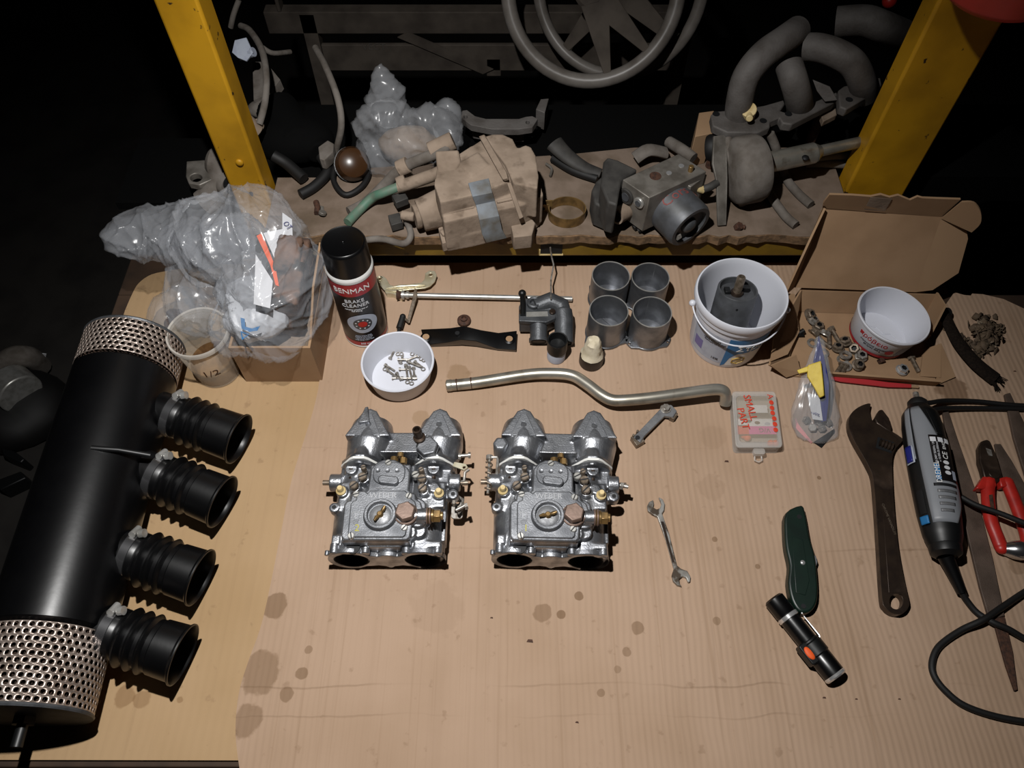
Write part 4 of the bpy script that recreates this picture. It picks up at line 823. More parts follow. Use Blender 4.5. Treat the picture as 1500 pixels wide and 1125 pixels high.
# ------------------------------------------------------------ mailer box, its hardware and tub
q = P(1260, 510, 0); MX = T('mailer_box', 'open brown cardboard mailer box with its lid leaning back', 'box', (q.x, q.y, 0))
th = .003; FLz = .003
fl = [P(1150, 550, FLz), P(1372, 564, FLz), P(1354, 461, FLz), P(1170, 455, FLz)]
b = MB(); b.panel(fl, .0025); b.build('floor_panel', 'card_inner', MX)
FB, FR_, BR_, BL_ = fl
TH = .036
tBL, tBR = BL_+Vector((-.004, .012, TH)), BR_+Vector((.004, .012, TH))
b = MB(); b.panel([BL_, BR_, tBR, tBL], -th); b.build('back_wall', 'card_inner', MX)
tFL, tFR = FB+Vector((.02, -.004, .017)), FR_+Vector((-.002, -.006, .017))
b = MB(); b.panel([FB+Vector((.02, 0, 0)), FR_, tFR, tFL], th); b.build('front_wall', 'card', MX)
b = MB(); b.panel([BL_, tBL, P(1148, 470, .035), P(1128, 535, .027), P(1152, 549, .004)], th); b.build('side_wall', 'card_inner', MX)
b = MB(); b.panel([P(1128, 535, .027), P(1165, 519, .03), P(1172, 545, .006), P(1150, 552, .004)], th); b.build('corner_flap', 'card', MX)
b = MB(); b.panel([P(1140, 430, .036), P(1162, 432, .034), P(1169, 487, .012), P(1152, 520, .02), P(1128, 530, .028)], th); b.build('dust_flap', 'card', MX)
b = MB(); b.panel([BR_, tBR, P(1372, 428, .046), P(1384, 447, .046), P(1362, 490, .03), P(1352, 500, .006)], -th); b.build('dust_flap', 'card', MX)
b = MB(); b.panel([P(1348, 551, .004), P(1352, 520, .022), P(1364, 508, .028), P(1379, 503, .026), P(1378, 553, .008)], -th); b.build('dust_flap', 'card', MX)
b = MB(); b.panel([FR_, P(1379, 503, .026), P(1400, 552, .004), P(1372, 564, .003)], -th); b.build('side_wall', 'card', MX)
an = radians(24); O = (tBL+tBR)/2; hx = (tBR-tBL).normalized(); upv = Vector((0, sin(an), cos(an))); N_ = hx.cross(upv).normalized()
L = lambda u, v, f=0: PN(u, v, O+N_*f, N_)
b = MB(); b.panel([L(1160, 421), L(1341, 428), L(1379, 318), L(1205, 305)], th); b.build('lid', 'card_inner', MX)
b = MB(); b.panel([L(1341, 428), L(1366, 425), L(1404, 400), L(1418, 350), L(1416, 338), L(1400, 330), L(1379, 318)], th); b.build('lid_side', 'card', MX)
nf = N_ if N_.y < 0 else -N_
b = MB(); b.panel([L(1160, 421), L(1143, 423)+nf*.02, L(1178, 335)+nf*.03, L(1203, 300)+nf*.012, L(1205, 305)], th); b.build('lid_side', 'card', MX)
b = MB(); e = cr([L(1395, 283)+nf*.03, L(1412, 284)+nf*.03, L(1422, 297)+nf*.03, L(1424, 315)+nf*.026, L(1416, 332)+nf*.016], 4)
b.panel([L(1379, 318), L(1379, 313)+nf*.008]+e, th); b.build('tuck_ear', 'card', MX)
tr = [(1395, 283), (1365, 282), (1340, 281), (1333, 279), (1322, 284), (1305, 277), (1293, 280), (1280, 276), (1266, 279), (1240, 277), (1207, 276)]
b = MB(); b.panel([L(1205, 305), L(1379, 318)]+[L(u, v)+nf*.026 for u, v in tr]+[L(1200, 290)+nf*.02], th); b.build('tuck_flap', 'card', MX)
b = MB(); b.panel([L(1265, 279)+nf*.0275, L(1296, 281)+nf*.0275, L(1293, 306)+nf*.008, L(1263, 304)+nf*.008], .0004); b.build('tape_strip', 'dust', MX)
hw = {}
def nut_proto(r, h, m, label, grp, washer=True):
    t_ = T('flanged_nut' if washer else 'hex_nut', label, 'nut', (0, 0, 0), grp, local=True)
    z0 = 0
    if washer: b = MB(); b.lathe([(r*.5, .0005), (r*1.18, .0005), (r*1.18, .002), (r*.9, .003), (r*.5, .003)], 24); b.build('flange', m, t_); z0 = .002
    b = MB(); b.lathe([(r*.55, z0), (r, z0), (r, h-.001), (r*.86, h), (r*.55, h)], 6); b.build('hexagon', m, t_)
    b = MB(); b.lathe([(r*.55, h-.0002), (r*.5, h-.002), (r*.5, .001), (0, .001)], 16); b.build('thread', 'bore_dark', t_); return t_
GR = 'nuts in the mailer box'
NP = nut_proto(.0078, .0085, 'bolt_brown', 'nut', GR)
for i, (u, v, z, rx, ry, lb) in enumerate(((1184, 461, .012, .3, .5, 'dark nut at the back left of the mailer box, farthest of the nuts'), (1189, 471, .006, .1, .4, 'brown nut just in front of the farthest dark nut in the mailer box'), (1198, 480, .004, .0, .0, 'pale nut third from the back in the mailer box'), (1190, 490, .005, 1.1, .2, 'brown nut on edge beside the flat washer at the left of the mailer box'), (1207, 492, .005, .9, -.4, 'shiny nut on edge left of the bolts in the mailer box'), (1238, 502, .005, .3, .2, 'domed nut between the long bolt and the white tub'), (1227, 511, .004, .2, -.1, 'open hex nut below the long bolt in the mailer box'), (1253, 511, .006, .7, .3, 'nut leaning against the red base of the white tub'), (1261, 523, .004, .1, .0, 'light nut in front of the white tub base'), (1256, 535, .007, .3, .1, 'brown nut nearest the front wall of the mailer box'), (1320, 543, .0035, .1, .1, 'bright zinc nut at the right front of the mailer box'))):
    o = NP if i == 0 else dup(NP); o.location = P(u, v, z+.002); o.rotation_euler = (rx, ry, i*.7); o['label'] = lb
    if i in (1, 4, 8, 10): 
        for k in o.children:
            if not k.name.startswith('thread'): k.data = k.data.copy(); k.data.materials[0] = MATS['bolt' if i != 10 else 'chrome']
BP = screw_proto(.03, .0033, .0058, 'bolt_brown', 'hex_bolt', 'bolt', 'bolts in the mailer box', 'bolt', True)
for i, (u, v, z, a, L_, lb) in enumerate(((1219, 484, .010, -72, 1., 'long hex bolt with its head at the back in the mailer box'), (1214, 488, .010, -98, .7, 'short dark bolt left of the long bolt in the mailer box'), (1200, 497, .008, -45, .7, 'slim bolt pointing to the right beside the clear bag'), (1336, 526, .008, -78, .75, 'brown pin bolt lying by the right front wall of the mailer box'), (1233, 535, .008, -128, .55, 'left bolt of the pair at the front wall of the mailer box'), (1238, 537, .008, -120, .55, 'right bolt of the pair at the front wall of the mailer box'))):
    o = BP if i == 0 else dup(BP); o.location = P(u, v, z); o.rotation_euler = (0, .08, radians(a)); o.scale = (L_, 1, 1); o['label'] = lb
b = MB(); b.lathe([(.0045, 0), (.0085, 0), (.0085, .0013), (.0045, .0013), (.0045, 0)], 28); WP = tag(b.build('flat_washer', 'bolt'), 'washer', 'washer', 'washers in the mailer box')
for i, (u, v, z, rx, lb) in enumerate(((1190, 503, .004, 0, 'flat washer at the left of the mailer box'), (1206, 517, .004, 0, 'flat washer half behind the clear bag'), (1234, 527, .004, 0, 'flat washer under the thick ring in the mailer box'), (1238, 521, .008, .25, 'thick washer leaning on another washer in the mailer box'), (1239, 537, .005, .1, 'washer between the pair of bolts and the brown nut'))):
    o = WP if i == 0 else dup(WP); o.location = P(u, v, z); o.rotation_euler = (rx, .1, i); o['label'] = lb
    if i == 3: o.scale = (1.05, 1.05, 2.2)
p = P(1288, 530, .004); b = MB(); b.at(p, (.2, .2, .4)); b.plate(rrect(.008, .007, .001, 2), 0, .008); tag(b.build('rubber_plug', 'rust', bev=.0008), 'small brown block in front of the white tub in the mailer box', 'block')
b = MB(); b.panel([P(1165, 487, .012), P(1176, 483, .012), P(1178, 493, .006), P(1168, 493, .006)], .002); b.cyl(P(1168, 490, .008), P(1178, 484, .012), .004, n=12); tag(b.build('dark_clip', 'black_plastic', bev=.0005), 'small dark clip in the back left corner of the mailer box', 'clip')
tz = .0035; tc = P(1298, 522, tz); tx, ty = tc.x-.006, tc.y+.0355
TB = T('yogurt_tub', 'white plastic tub with a dark red band standing in the mailer box', 'tub', (tx, ty, tz)); TB.rotation_euler = (0, .09, 0); TB.location.z = tz+.003
rt = lambda z: .043+.0085*(z-tz)/.05
tb = lambda: MB().at((tx, ty, tz), (0, -.06, 0))
b = MB(); b.at((tx, ty, tz)); b.lathe([(0, 0), (.041, 0), (.043, .002), (.0512, .048), (.0532, .0485), (.0538, .0515), (.0528, .053), (.0508, .0525), (.0498, .048), (.0415, .004), (0, .0035)], 72); b.build('shell', 'white_plastic', TB)
patch(tx, ty, rt, arc(-pi, pi, tz+.0025, tz+.0085, 60)).build('red_band', 'red_ink', TB)
text('πρόβειο', .0125, 'red_ink', TB, wrapc(tx, ty, tz+.034, rt, -pi/2-.75), ext=.0002)
text('στραγγιστό γιαούρτι\nπλήρες 400 g', .0045, 'ink_dark', TB, wrapc(tx, ty, tz+.021, rt, -pi/2-.65))
b = MB(); f = wrapc(tx, ty, tz+.021, rt, -pi/2-.1); b.f([b.v(f(.006*cos(2*pi*k/20), .0055*sin(2*pi*k/20), .0002)) for k in range(20)]); b.build('red_seal', 'red_ink', TB)
patch(tx, ty, rt, arc(-pi/2+.15, -pi/2+1.2, tz+.011, tz+.036, 12)).build('nutrition_panel', 'label_grey', TB)
b = MB(); b.at((tx, ty, tz+.0042)); b.tube([(-.033, .004, 0), (-.02, .016, 0), (0, .014, 0), (.008, .002, 0), (.02, .002, 0), (.03, -.012, 0)], .0008, 8); b.build('moulded_ridge', 'white_plastic', TB)
b = MB(); b.panel([P(1215, 548, .006), P(1232, 552, .006), P(1300, 561, .004), P(1334, 564, .0035), P(1334, 569, .0035), P(1300, 568, .004), P(1230, 560, .004), P(1215, 556, .004)], .003); RS = tag(b.build('red_plastic_strip', 'red_ink', bev=.0006), 'thin translucent red strip lying along the front of the mailer box', 'strip')
b = MB(); b.cyl(P(1328, 566, .004), P(1345, 567, .004), .0022, n=10); b.build('tan_end', 'card', RS)
# strap and debris
cp = cr([P(1384, 461, .016), P(1392, 480, .016), P(1406, 505, .014), P(1430, 533, .011), P(1458, 556, .007)], 6); b = MB()
SPT = T('frayed_sleeve', 'frayed black woven sleeve beside the pile of flakes', 'sleeve', (P(1420, 520).x, P(1420, 520).y, 0))
b.tube(cp, [.0085+.0035*i/len(cp) for i in range(len(cp))], 14, flat=.55); b.build('woven_tube', 'textile', SPT)
b = MB(); e = cp[-1]; dd = (cp[-1]-cp[-3]).normalized(); sd = Vector((dd.y, -dd.x, 0))
for k in range(34): s = random.uniform(-1, 1)*.012; p0 = e+sd*s+Vector((0, 0, random.uniform(-.003, .003))); b.tube([p0-dd*.004, p0+dd*.004+sd*random.uniform(-.002, .002), p0+dd*random.uniform(.006, .016)+sd*s*.4+Vector((0, 0, -.003))], [.0009, .0007, .0004], 5)
o = b.build('frayed_ends', 'textile', SPT); o['kind'] = 'stuff'
b = MB(); p = P(1384, 459, .012); b.at(p, (.4, .3, 0)); b.lathe([(.0035, 0), (.0075, 0), (.0085, .003), (.0075, .007), (.0035, .007), (.0035, 0)], 18); b.build('end_ring', 'rubber_matt', SPT)
random.seed(21); b = MB()
for k in range(230):
    r = abs(random.gauss(0, .5)); a = random.uniform(0, 2*pi); c = P(1437+34*r*cos(a)*1.0, 494+28*r*sin(a), 0); z = max(.002, .024*(1-r*.75))*random.uniform(.2, 1)
    R_ = Euler((random.uniform(-.9, .9), random.uniform(-.9, .9), random.uniform(0, 6))).to_matrix(); s = random.uniform(.004, .0105); n_ = 6
    q = [Vector((c.x, c.y, z+.002))+R_ @ Vector((s*cos(2*pi*i/n_)*random.uniform(.5, 1.2), s*.75*sin(2*pi*i/n_)*random.uniform(.5, 1.2), random.uniform(-.0015, .0015))) for i in range(n_)]
    for v in q: v.z = max(v.z, .0005)
    b.f([b.v(v) for v in q])
o = b.build('flake_pile', 'debris', solid=.0006, recalc=False); o['kind'] = 'stuff'; tag(o, 'heap of brown gasket flakes on the right corner of the cardboard', 'debris')
# ------------------------------------------------------------ adjustable wrench
q = P(1295, 740, 0); AW = T('adjustable_wrench', 'large dark adjustable wrench left of the rotary tool', 'wrench', (q.x, q.y, 0))
hd = [(1244, 612), (1250, 602), (1262, 594), (1275, 591), (1274, 601), (1277, 614), (1284, 620), (1297, 626), (1322, 642), (1320, 648), (1311, 659), (1307, 680), (1310, 740), (1316, 800), (1325, 850), (1332, 880), (1331, 889), (1325, 897), (1315, 900), (1305, 897), (1297, 890), (1292, 876), (1287, 800), (1283, 740), (1279, 700), (1272, 682), (1262, 664), (1250, 643), (1244, 627)]
hd = [(q.x, q.y) for q in cr([(u, v, 0) for u, v in hd], 3, True)]
hole = [(1313+10*cos(t), 881+11.5*sin(t)) for t in [2*pi*k/20 for k in range(20)]]
b = MB(); b.pxp(hd, .0015, .0125, [hole]); b.build('body', 'dark_steel', AW, bev=.0028, seg=3)
b = MB(); b.pxp([(1284, 620), (1281, 613), (1288, 600), (1293, 599), (1303, 612), (1307, 625), (1306, 634), (1297, 629)], .002, .0128); b.build('movable_jaw', 'dark_steel', AW, bev=.0022, seg=3)
b = MB(); b.pxp([(1286, 640), (1310, 648), (1306, 664), (1283, 656)], .0126, .0130); b.build('worm_slot', 'bore_dark', AW)
w0, w1 = P(1287, 648, .0125), P(1308, 656, .0125); b = MB(); b.ax(w0, w1-w0); Lw = (w1-w0).length; b.lathe([(0, 0)]+[(.0052 if k % 2 else .0068, Lw*(k+.5)/9) for k in range(9)]+[(0, Lw)], 18); b.build('worm_screw', 'dark_steel', AW, sm=15)
b = MB(); b.pxp([(1290, 705), (1302, 705), (1320, 868), (1302, 868)], .0125, .0129); b.build('handle_panel', 'dark_steel', AW, bev=.0003)
text('CHROME VANADIUM', .0045, 'bolt_brown', AW, flat(P(1302, 760, .013), -pi/2+.12))
# ------------------------------------------------------------ rotary tool
n0 = P(1343, 586, .027); n1 = P(1387, 816, .027); dR = (n1-n0).normalized(); LR = (n1-n0).length
RT = T('rotary_tool', 'grey and black corded rotary tool with a blue switch', 'rotary tool', ((n0.x+n1.x)/2, (n0.y+n1.y)/2, 0))
prof = [(.0, .008), (.02, .0095), (.04, .0125), (.075, .0175), (.11, .0235), (.2, .0262), (.35, .0275), (.55, .0275), (.75, .0262), (.88, .0235), (.93, .02), (.97, .0165), (1, .011)]
def rr_(t):
    for (a, r0), (b_, r1) in zip(prof, prof[1:]):
        if t <= b_: return r0+(r1-r0)*(t-a)/(b_-a)
    return prof[-1][1]
sR = Vector((0, 0, 1)).cross(dR); sR = (sR if sR.x > 0 else -sR).normalized()
def surf(t, a, off=0.): r = rr_(t)+off; return n0+dR*(LR*t)+sR*(r*sin(a)*1.0)+Vector((0, 0, 1))*(r*cos(a)*.96)
def rpatch(t0, t1, a0f, a1f, off, name, m, par, nt=24, na=10, thick=0.):
    b = MB()
    b.grid(lambda u, v: surf(t0+(t1-t0)*u, a0f(t0+(t1-t0)*u)+(a1f(t0+(t1-t0)*u)-a0f(t0+(t1-t0)*u))*v, off), nt, na); return b.build(name, m, par, solid=thick)
b = MB(); rs = [[b.v(surf(i/60, 2*pi*k/36)) for k in range(36)] for i in range(61)]; b.rings(rs); b.build('housing', 'black_plastic', RT)
rpatch(.10, .84, lambda t: -.92+.15*t, lambda t: min(1.1, -.5+2.8*(t-.08)) if t < .6 else max(-.5, 1.1-5*(t-.70)) if t > .70 else 1.1, .0009, 'grey_shell', 'grey_plastic', RT, thick=.0014)
rpatch(.10, .45, lambda t: -1.3, lambda t: -.98, .0008, 'grey_shell', 'grey_plastic', RT, 16, 4, thick=.0012)
rpatch(.31, .60, lambda t: -.30, lambda t: .72, .0022, 'rating_plate', 'can_black', RT, thick=.0003)
rpatch(.13, .30, lambda t: -.2+1.5*(t-.1), lambda t: -.05+2.4*(t-.1), .002, 'grip_groove', 'black_plastic', RT, thick=.001)
for k in range(5): rpatch(.615+k*.038, .632+k*.038, lambda t: -.35 if k else -.45, lambda t: .62-.1*k, .0022 if k else .0016, 'vent_rib', 'bore_dark' if k == 0 else 'alu_dark', RT, 3, 8, thick=.0012)
rpatch(.36, .47, lambda t: -1.5, lambda t: -1.02, .0026, 'button_surround', 'label_grey', RT, 6, 6, thick=.001); rpatch(.365, .465, lambda t: -1.36, lambda t: -1.08, .0045, 'lock_button', 'deep_blue', RT, 6, 6, thick=.002)
rpatch(.64, .78, lambda t: -1.35, lambda t: -.98, .0008, 'switch_slot', 'bore_dark', RT, 6, 6); rpatch(.80, .845, lambda t: -1.3, lambda t: -.9, .004, 'slide_switch', 'blue', RT, 5, 6, thick=.003)
def tt(t0, a0, off=.0027): return lambda x, y, z: surf(t0-x/LR, a0+(-y)/.0275*-1*-1, off+z)
b_rp = rpatch(.50, .597, lambda t: -.285, lambda t: -.09, .0026, 'maker_panel', 'blue', RT, 4, 4); text('DREMEL', .0085, 'white_paint', RT, tt(.549, -.19, .003))
for i, s in enumerate(('220-240V 50/60Hz 130W', 'n 10.000-33.000/min')): text(s, .0036, 'paper_white', RT, tt(.42, -.16+.15*i, .0029))
text('CE', .0095, 'white_paint', RT, tt(.44, .28, .0029)); text('EHC', .006, 'white_paint', RT, tt(.375, .30, .0029))
for k in range(3):
    b = MB(); b.f([b.v(surf(.485+.032*k-.012*sin(2*pi*j/18), .24+.14*cos(2*pi*j/18), .0029)) for j in range(18)]); b.build('printed_symbol', 'paper_white', RT)
for k in range(3): rpatch(.325, .355, lambda t: -.26+.32*k, lambda t: -.02+.32*k, .0028, 'printed_symbol', 'paper_white', RT, 2, 3)
rpatch(.53, .585, lambda t: .45, lambda t: .66, .0028, 'printed_symbol', 'label_grey', RT, 2, 3)
b = MB(); b.ax(n0, dR); b.lathe([(0, -.012), (.004, -.012), (.0045, -.006), (.0045, 0), (0, 0)], 8); b.build('collet', 'bolt', RT)
b = MB(); b.ax(n0, dR); b.lathe([(0, .0), (.0095, .0), (.013, .004), (.0135, .013), (.0125, .018)], 28); b.build('nose_cap', 'rubber_matt', RT)
b = MB(); b.ax(n1-dR*.012, dR); b.lathe([(.018, -.006), (.0195, 0), (.0185, .008), (.012, .013)], 28); b.build('end_cap', 'black_plastic', RT)
g0 = P(1385, 815, .026); g1 = P(1409, 868, .012)
b = MB(); gd = g1-g0; b.tube([g0, g0.lerp(g1, .3), g0.lerp(g1, .7), g1], [.0098, .0085, .007, .0062], 16); b.build('strain_relief', 'rubber', RT)
b = MB(); b.tube(cr([P(*p) for p in ((1409, 868, .012), (1418, 882, .007), (1432, 898, .005), (1455, 912, .009), (1478, 922, .009), (1500, 935, .006), (1530, 950, .005))], 6), .0039, 12)
b.build('power_cord', 'rubber_matt', RT)
b = MB(); b.tube(cr([P(*p) for p in ((1408, 728, .02), (1430, 740, .023), (1465, 752, .027), (1500, 766, .03), (1540, 782, .03))], 6), .0036, 12); tag(b.build('power_lead', 'rubber_matt'), 'thin black cord crossing over the red pliers', 'cord')
b = MB(); b.tube(cr([P(*p) for p in ((1540, 845, .004), (1500, 868, .006), (1470, 888, .009), (1440, 908, .012), (1410, 922, .006), (1383, 940, .004), (1370, 955, .004), (1365, 975, .004), (1370, 993, .004), (1385, 1012, .004), (1410, 1032, .004), (1450, 1047, .004), (1500, 1057, .004), (1560, 1062, .004))], 6), .0039, 12); tag(b.build('power_lead', 'rubber_matt'), 'black cord making a wide loop at the lower right corner', 'cord')
for dv, lb in ((0, 'upper of two parallel black cords running right from behind the rotary tool'), (11, 'lower of two parallel black cords running right from behind the rotary tool')):
    b = MB(); b.tube(cr([P(1350, 590+dv*.6, .03), P(1362, 590+dv, .024), P(1385, 587+dv, .012), P(1430, 588+dv*.9, .0065), P(1480, 593+dv*.5, .0065), P(1540, 596+dv*.4, .0065)], 6), .0034, 12); tag(b.build('power_lead', 'rubber_matt'), lb, 'cord')
# files, pliers, knob
def afile(pts, lb, z0=.0005, z1=.0055, tang=None):
    t_ = T('flat_file', lb, 'file', (P(*pts[0]).x, P(*pts[0]).y, 0), None); b = MB(); b.pxp(pts, z0, z1); b.build('blade', 'file_steel', t_, bev=.0008)
    if tang: b = MB(); b.pxp(tang, z0+.0006, z1-.0006); b.build('tang', 'rust', t_, bev=.0006)
    return t_
afile([(1381, 601), (1389, 600), (1402, 640), (1430, 720), (1455, 820), (1472, 902), (1450, 908), (1436, 860), (1412, 760), (1392, 668)], 'long flat file with its tang, under the cord right of the rotary tool', tang=[(1455, 906), (1472, 903), (1484, 955), (1491, 1010), (1487, 1012), (1474, 975)])
afile([(1472, 577), (1480, 575), (1520, 660), (1540, 720), (1510, 720), (1485, 640)], 'dark file running off the right edge of the frame beyond the pliers')
afile([(1457, 650), (1466, 650), (1482, 674), (1500, 706), (1540, 790), (1505, 790), (1470, 712)], 'grey file lying under the red pliers', z1=.004)
q = P(1460, 720, 0); PL_ = T('pliers', 'red handled combination pliers at the right edge', 'pliers', (q.x, q.y, 0))
zp = .006
b = MB(); b.pxp([(1434, 655), (1438, 646), (1446, 643), (1451, 646), (1461, 668), (1470, 700), (1466, 706), (1442, 700), (1439, 688), (1435, 676)], .005, .016); b.build('jaw', 'dark_steel', PL_, bev=.002)
b = MB(); p = P(1456, 694, .016); b.cyl(p-Vector((0, 0, .004)), p+Vector((0, 0, .0015)), .0075, n=20); b.build('pivot', 'dark_steel', PL_, bev=.0006)
b = MB(); b.pxp([(1444, 656), (1452, 659), (1454, 668), (1448, 667)], .0155, .0163); b.build('jaw_recess', 'bolt', PL_)
h1 = cr([P(1449, 702, .011), P(1447, 725, .011), P(1451, 760, .011), P(1460, 785, .01), P(1467, 803, .0095)], 5); h2 = cr([P(1473, 702, .011), P(1483, 726, .011), P(1496, 760, .011), P(1505, 790, .01), P(1506, 812, .0095)], 5)
for h in (h1, h2):
    b = MB(); n = len(h); b.tube(h, [.0085*(1 if 0 < i < n-1 else .8) for i in range(n)], 14, flat=.85); b.sph(h[-1], .0083, 14, 8, (1, 1, .85)); b.build('handle', 'red_plastic', PL_)
b = MB(); b.pxp([(1430, 715), (1441, 697), (1458, 699), (1461, 712), (1446, 716)], .004, .0165); b.build('guard', 'red_plastic', PL_, bev=.002)
b = MB(); b.pxp([(1463, 700), (1476, 697), (1487, 707), (1480, 712), (1467, 713)], .004, .0165); b.build('guard', 'red_plastic', PL_, bev=.002)
b = MB(); b.pxp([(1449, 725), (1454, 724), (1457, 748), (1452, 750)], .019, .0198); b.build('handle_slot', 'rust', PL_)
p = P(1491, 806, .012); b = MB(); b.at(p, (0, 1.3, -.2)); b.lathe([(0, -.02), (.006, -.02), (.009, -.012), (.0115, -.006), (.0125, .002), (.011, .012), (.006, .018), (0, .02)], 28); tag(b.build('steel_ball_end', 'clamp_steel'), 'rounded shiny steel knob touching the end of the red pliers', 'knob')
# ------------------------------------------------------------ utility knife and torch
q = P(1175, 820, 0); UK = T('utility_knife', 'dark green utility knife under the end of the torch', 'knife', (q.x, q.y, 0))
o_ = [(1150, 753), (1172, 742), (1178, 752), (1185, 790), (1192, 815), (1196, 850), (1196, 878), (1190, 893), (1180, 899), (1168, 896), (1158, 880), (1153, 855), (1155, 830), (1150, 805), (1148, 780)]
o_ = [(q.x, q.y) for q in cr([(u, v, 0) for u, v in o_], 3, True)]
b = MB(); b.pxp(o_, .001, .017, zr=.012); b.build('body', 'tool_green', UK, bev=.004, seg=3)
b = MB(); b.pxp([(1160, 785), (1176, 790), (1186, 850), (1180, 872), (1166, 868), (1163, 830)], .0168, .0178); b.build('grip_pad', 'tool_green', UK, bev=.0005)
p = P(1176, 824, .0178); b = MB(); b.sph(p, .0032, 14, 8, (1, 1, .5)); b.build('screw', 'chrome', UK)
b = MB(); b.pxp([(1190, 815), (1195, 813), (1198, 823), (1196, 829), (1191, 828)], .005, .012); b.build('slider', 'alu_dark', UK, bev=.0008)
p = P(1171, 757, .0172); b = MB(); b.cyl(p-Vector((0, 0, .002)), p+Vector((0, 0, .0003)), .0032, n=14); b.build('hang_hole', 'bore_dark', UK); p = P(1177, 888, .0172); b = MB(); b.cyl(p-Vector((0, 0, .002)), p+Vector((0, 0, .0003)), .003, n=14); b.build('lanyard_hole', 'bore_dark', UK)
a = P(1132, 876, .0135); e = P(1226, 993, .0135); d = (e-a).normalized(); Lt = (e-a).length
TO = T('torch', 'black pocket torch with a steel ring and an orange button', 'torch', ((a.x+e.x)/2, (a.y+e.y)/2, 0))
def tl(prof, name, m, n=36): b = MB(); b.ax(a, d); b.lathe([(r, z*Lt) for r, z in prof], n); return b.build(name, m, TO)
tl([(0, 0), (.0105, 0), (.0128, .02), (.0128, .2), (.0122, .21), (.0122, .225)], 'tail_cap', 'black_gloss'); tl([(.0124, .225), (.0134, .23), (.0134, .27), (.0124, .275)], 'ring', 'chrome')
tl([(.012, .27), (.0122, .3), (.0122, .56)], 'barrel', 'black_gloss'); tl([(.0122, .55), (.0135, .56), (.0135, .575), (.0122, .58)], 'ring', 'black_plastic')
tl([(.0122, .575), (.0145, .59), (.0145, .72), (.013, .735)], 'fluted_collar', 'black_plastic', 14)
tl([(.013, .73), (.0135, .74), (.0132, .96)], 'head', 'black_gloss'); tl([(.0132, .955), (.0138, .96), (.0136, .985), (.012, 1)], 'bezel', 'chrome'); tl([(.0125, .985), (0, .98)], 'lens', 'bore_dark')
sd = Vector((d.y, -d.x, 0)); sd = sd if sd.x < 0 else -sd
c = a+d*Lt*.66+sd*.012+Vector((0, 0, .002)); b = MB(); b.at(c, (0, 0, atan2(d.y, d.x))); b.plate(rrect(.026, .012, .003, 4), -.006, .008); b.build('switch_housing', 'black_plastic', TO, bev=.0015)
b = MB(); b.at(c+Vector((0, 0, .008)), (0, 0, atan2(d.y, d.x))); b.sph((0, 0, 0), .006, 16, 8, (1.35, .75, .3)); b.build('orange_button', 'orange', TO)
cl = a+d*Lt*.3-sd*.013; b = MB(); b.tube([cl+Vector((0, 0, .01)), cl-sd*.004+d*.003, cl-sd*.004+d*.03, cl+d*.036], .0009, 8); b.build('pocket_clip', 'chrome', TO)
# litter on the sheet
random.seed(5)
for i, (u, v, s) in enumerate(((776, 939, .004), (1064, 676, .003), (845, 1058, .002), (1207, 1022, .002), (1254, 1024, .0015), (1317, 1024, .0015), (1486, 544, .002), (720, 905, .0018), (1285, 833, .0014))):
    p = P(u, v, 0); b = MB(); b.panel([p+Vector((-s, -s*.3, .0006)), p+Vector((s, -s*.5, .001)), p+Vector((s*.8, s*.4, .0012)), p+Vector((-s*.5, s*.5, .0006))], .0005); tag(b.build('crumb', 'rust'), 'tiny dark crumb on the big cardboard sheet', 'crumb', 'crumbs on the cardboard')
# ------------------------------------------------------------ dusty parts on the shelf (board top at z = .1)
SZ = .1
# dusty gear housing
q = P(715, 300, SZ); DH = T('dusty_pump_housing', 'dust-caked mechanical housing with a grey strap in the middle of the shelf', 'housing', (q.x, q.y, SZ))
b = MB()
b.pxp([(646, 312), (654, 350), (692, 343), (740, 331), (774, 322), (790, 300), (780, 262), (660, 280)], .102, .13, zr=.13)
b.pxp([(644, 297), (650, 326), (700, 314), (768, 300), (796, 286), (790, 260), (752, 262), (700, 268), (642, 274)], .11, .165, zr=.165)
b.pxp([(640, 245), (708, 203), (730, 215), (755, 262), (700, 284), (645, 297), (636, 270)], .15, .19, zr=.19)
b.pxp([(709, 200), (722, 196), (736, 196), (751, 203), (758, 217), (770, 212), (778, 215), (785, 228), (789, 258), (787, 276), (752, 268), (740, 240)], .14, .198, zr=.198)
b.pxp([(672, 238), (700, 222), (716, 240), (690, 258)], .18, .1935, zr=.1935)
p = P(771, 300, .13); b.cyl((p.x, p.y, .102), (p.x, p.y, .168), .013)
b.build('housing', 'dust', DH, rem=.0018, it=4)
b = MB(); stp = [((686, 269, .1935), (716, 262, .1935)), ((692, 288, .19), (721, 282, .19)), ((697, 300, .170), (725, 294, .170)), ((702, 322, .160), (731, 316, .160)), ((706, 342, .135), (735, 335, .135)), ((712, 355, .118), (742, 348, .118))]
rs = [[b.v(P(*q)+Vector((0, -.002, .002))) for q in r] for r in stp]
for k in range(5): b.f([rs[k][0], rs[k][1], rs[k+1][1], rs[k+1][0]])
b.build('strap', 'strap_grey', DH, solid=.003, bev=.0006, sm=60)
b = MB(); b.panel([P(704, 203, .196), P(712, 200, .199), P(744, 255, .199), (P(746, 264, .196)), P(739, 266, .193)], .006); b.build('seam_flange', 'dust', DH, bev=.001)
b = MB(); b.panel([P(742, 268, .19), P(748, 268, .19), P(766, 318, .150), P(760, 321, .150)], .004); b.build('seam_flange', 'dust', DH, bev=.001)
for a_, c_ in (((648, 314, .166), (694, 303, .167)), ((728, 296, .167), (756, 290, .167)), ((662, 346, .132), (702, 336, .132)), ((738, 329, .132), (774, 318, .132))):
    b = MB(); b.tube([P(*a_), P(*c_)], .0022, 8); b.build('rib', 'dust', DH)
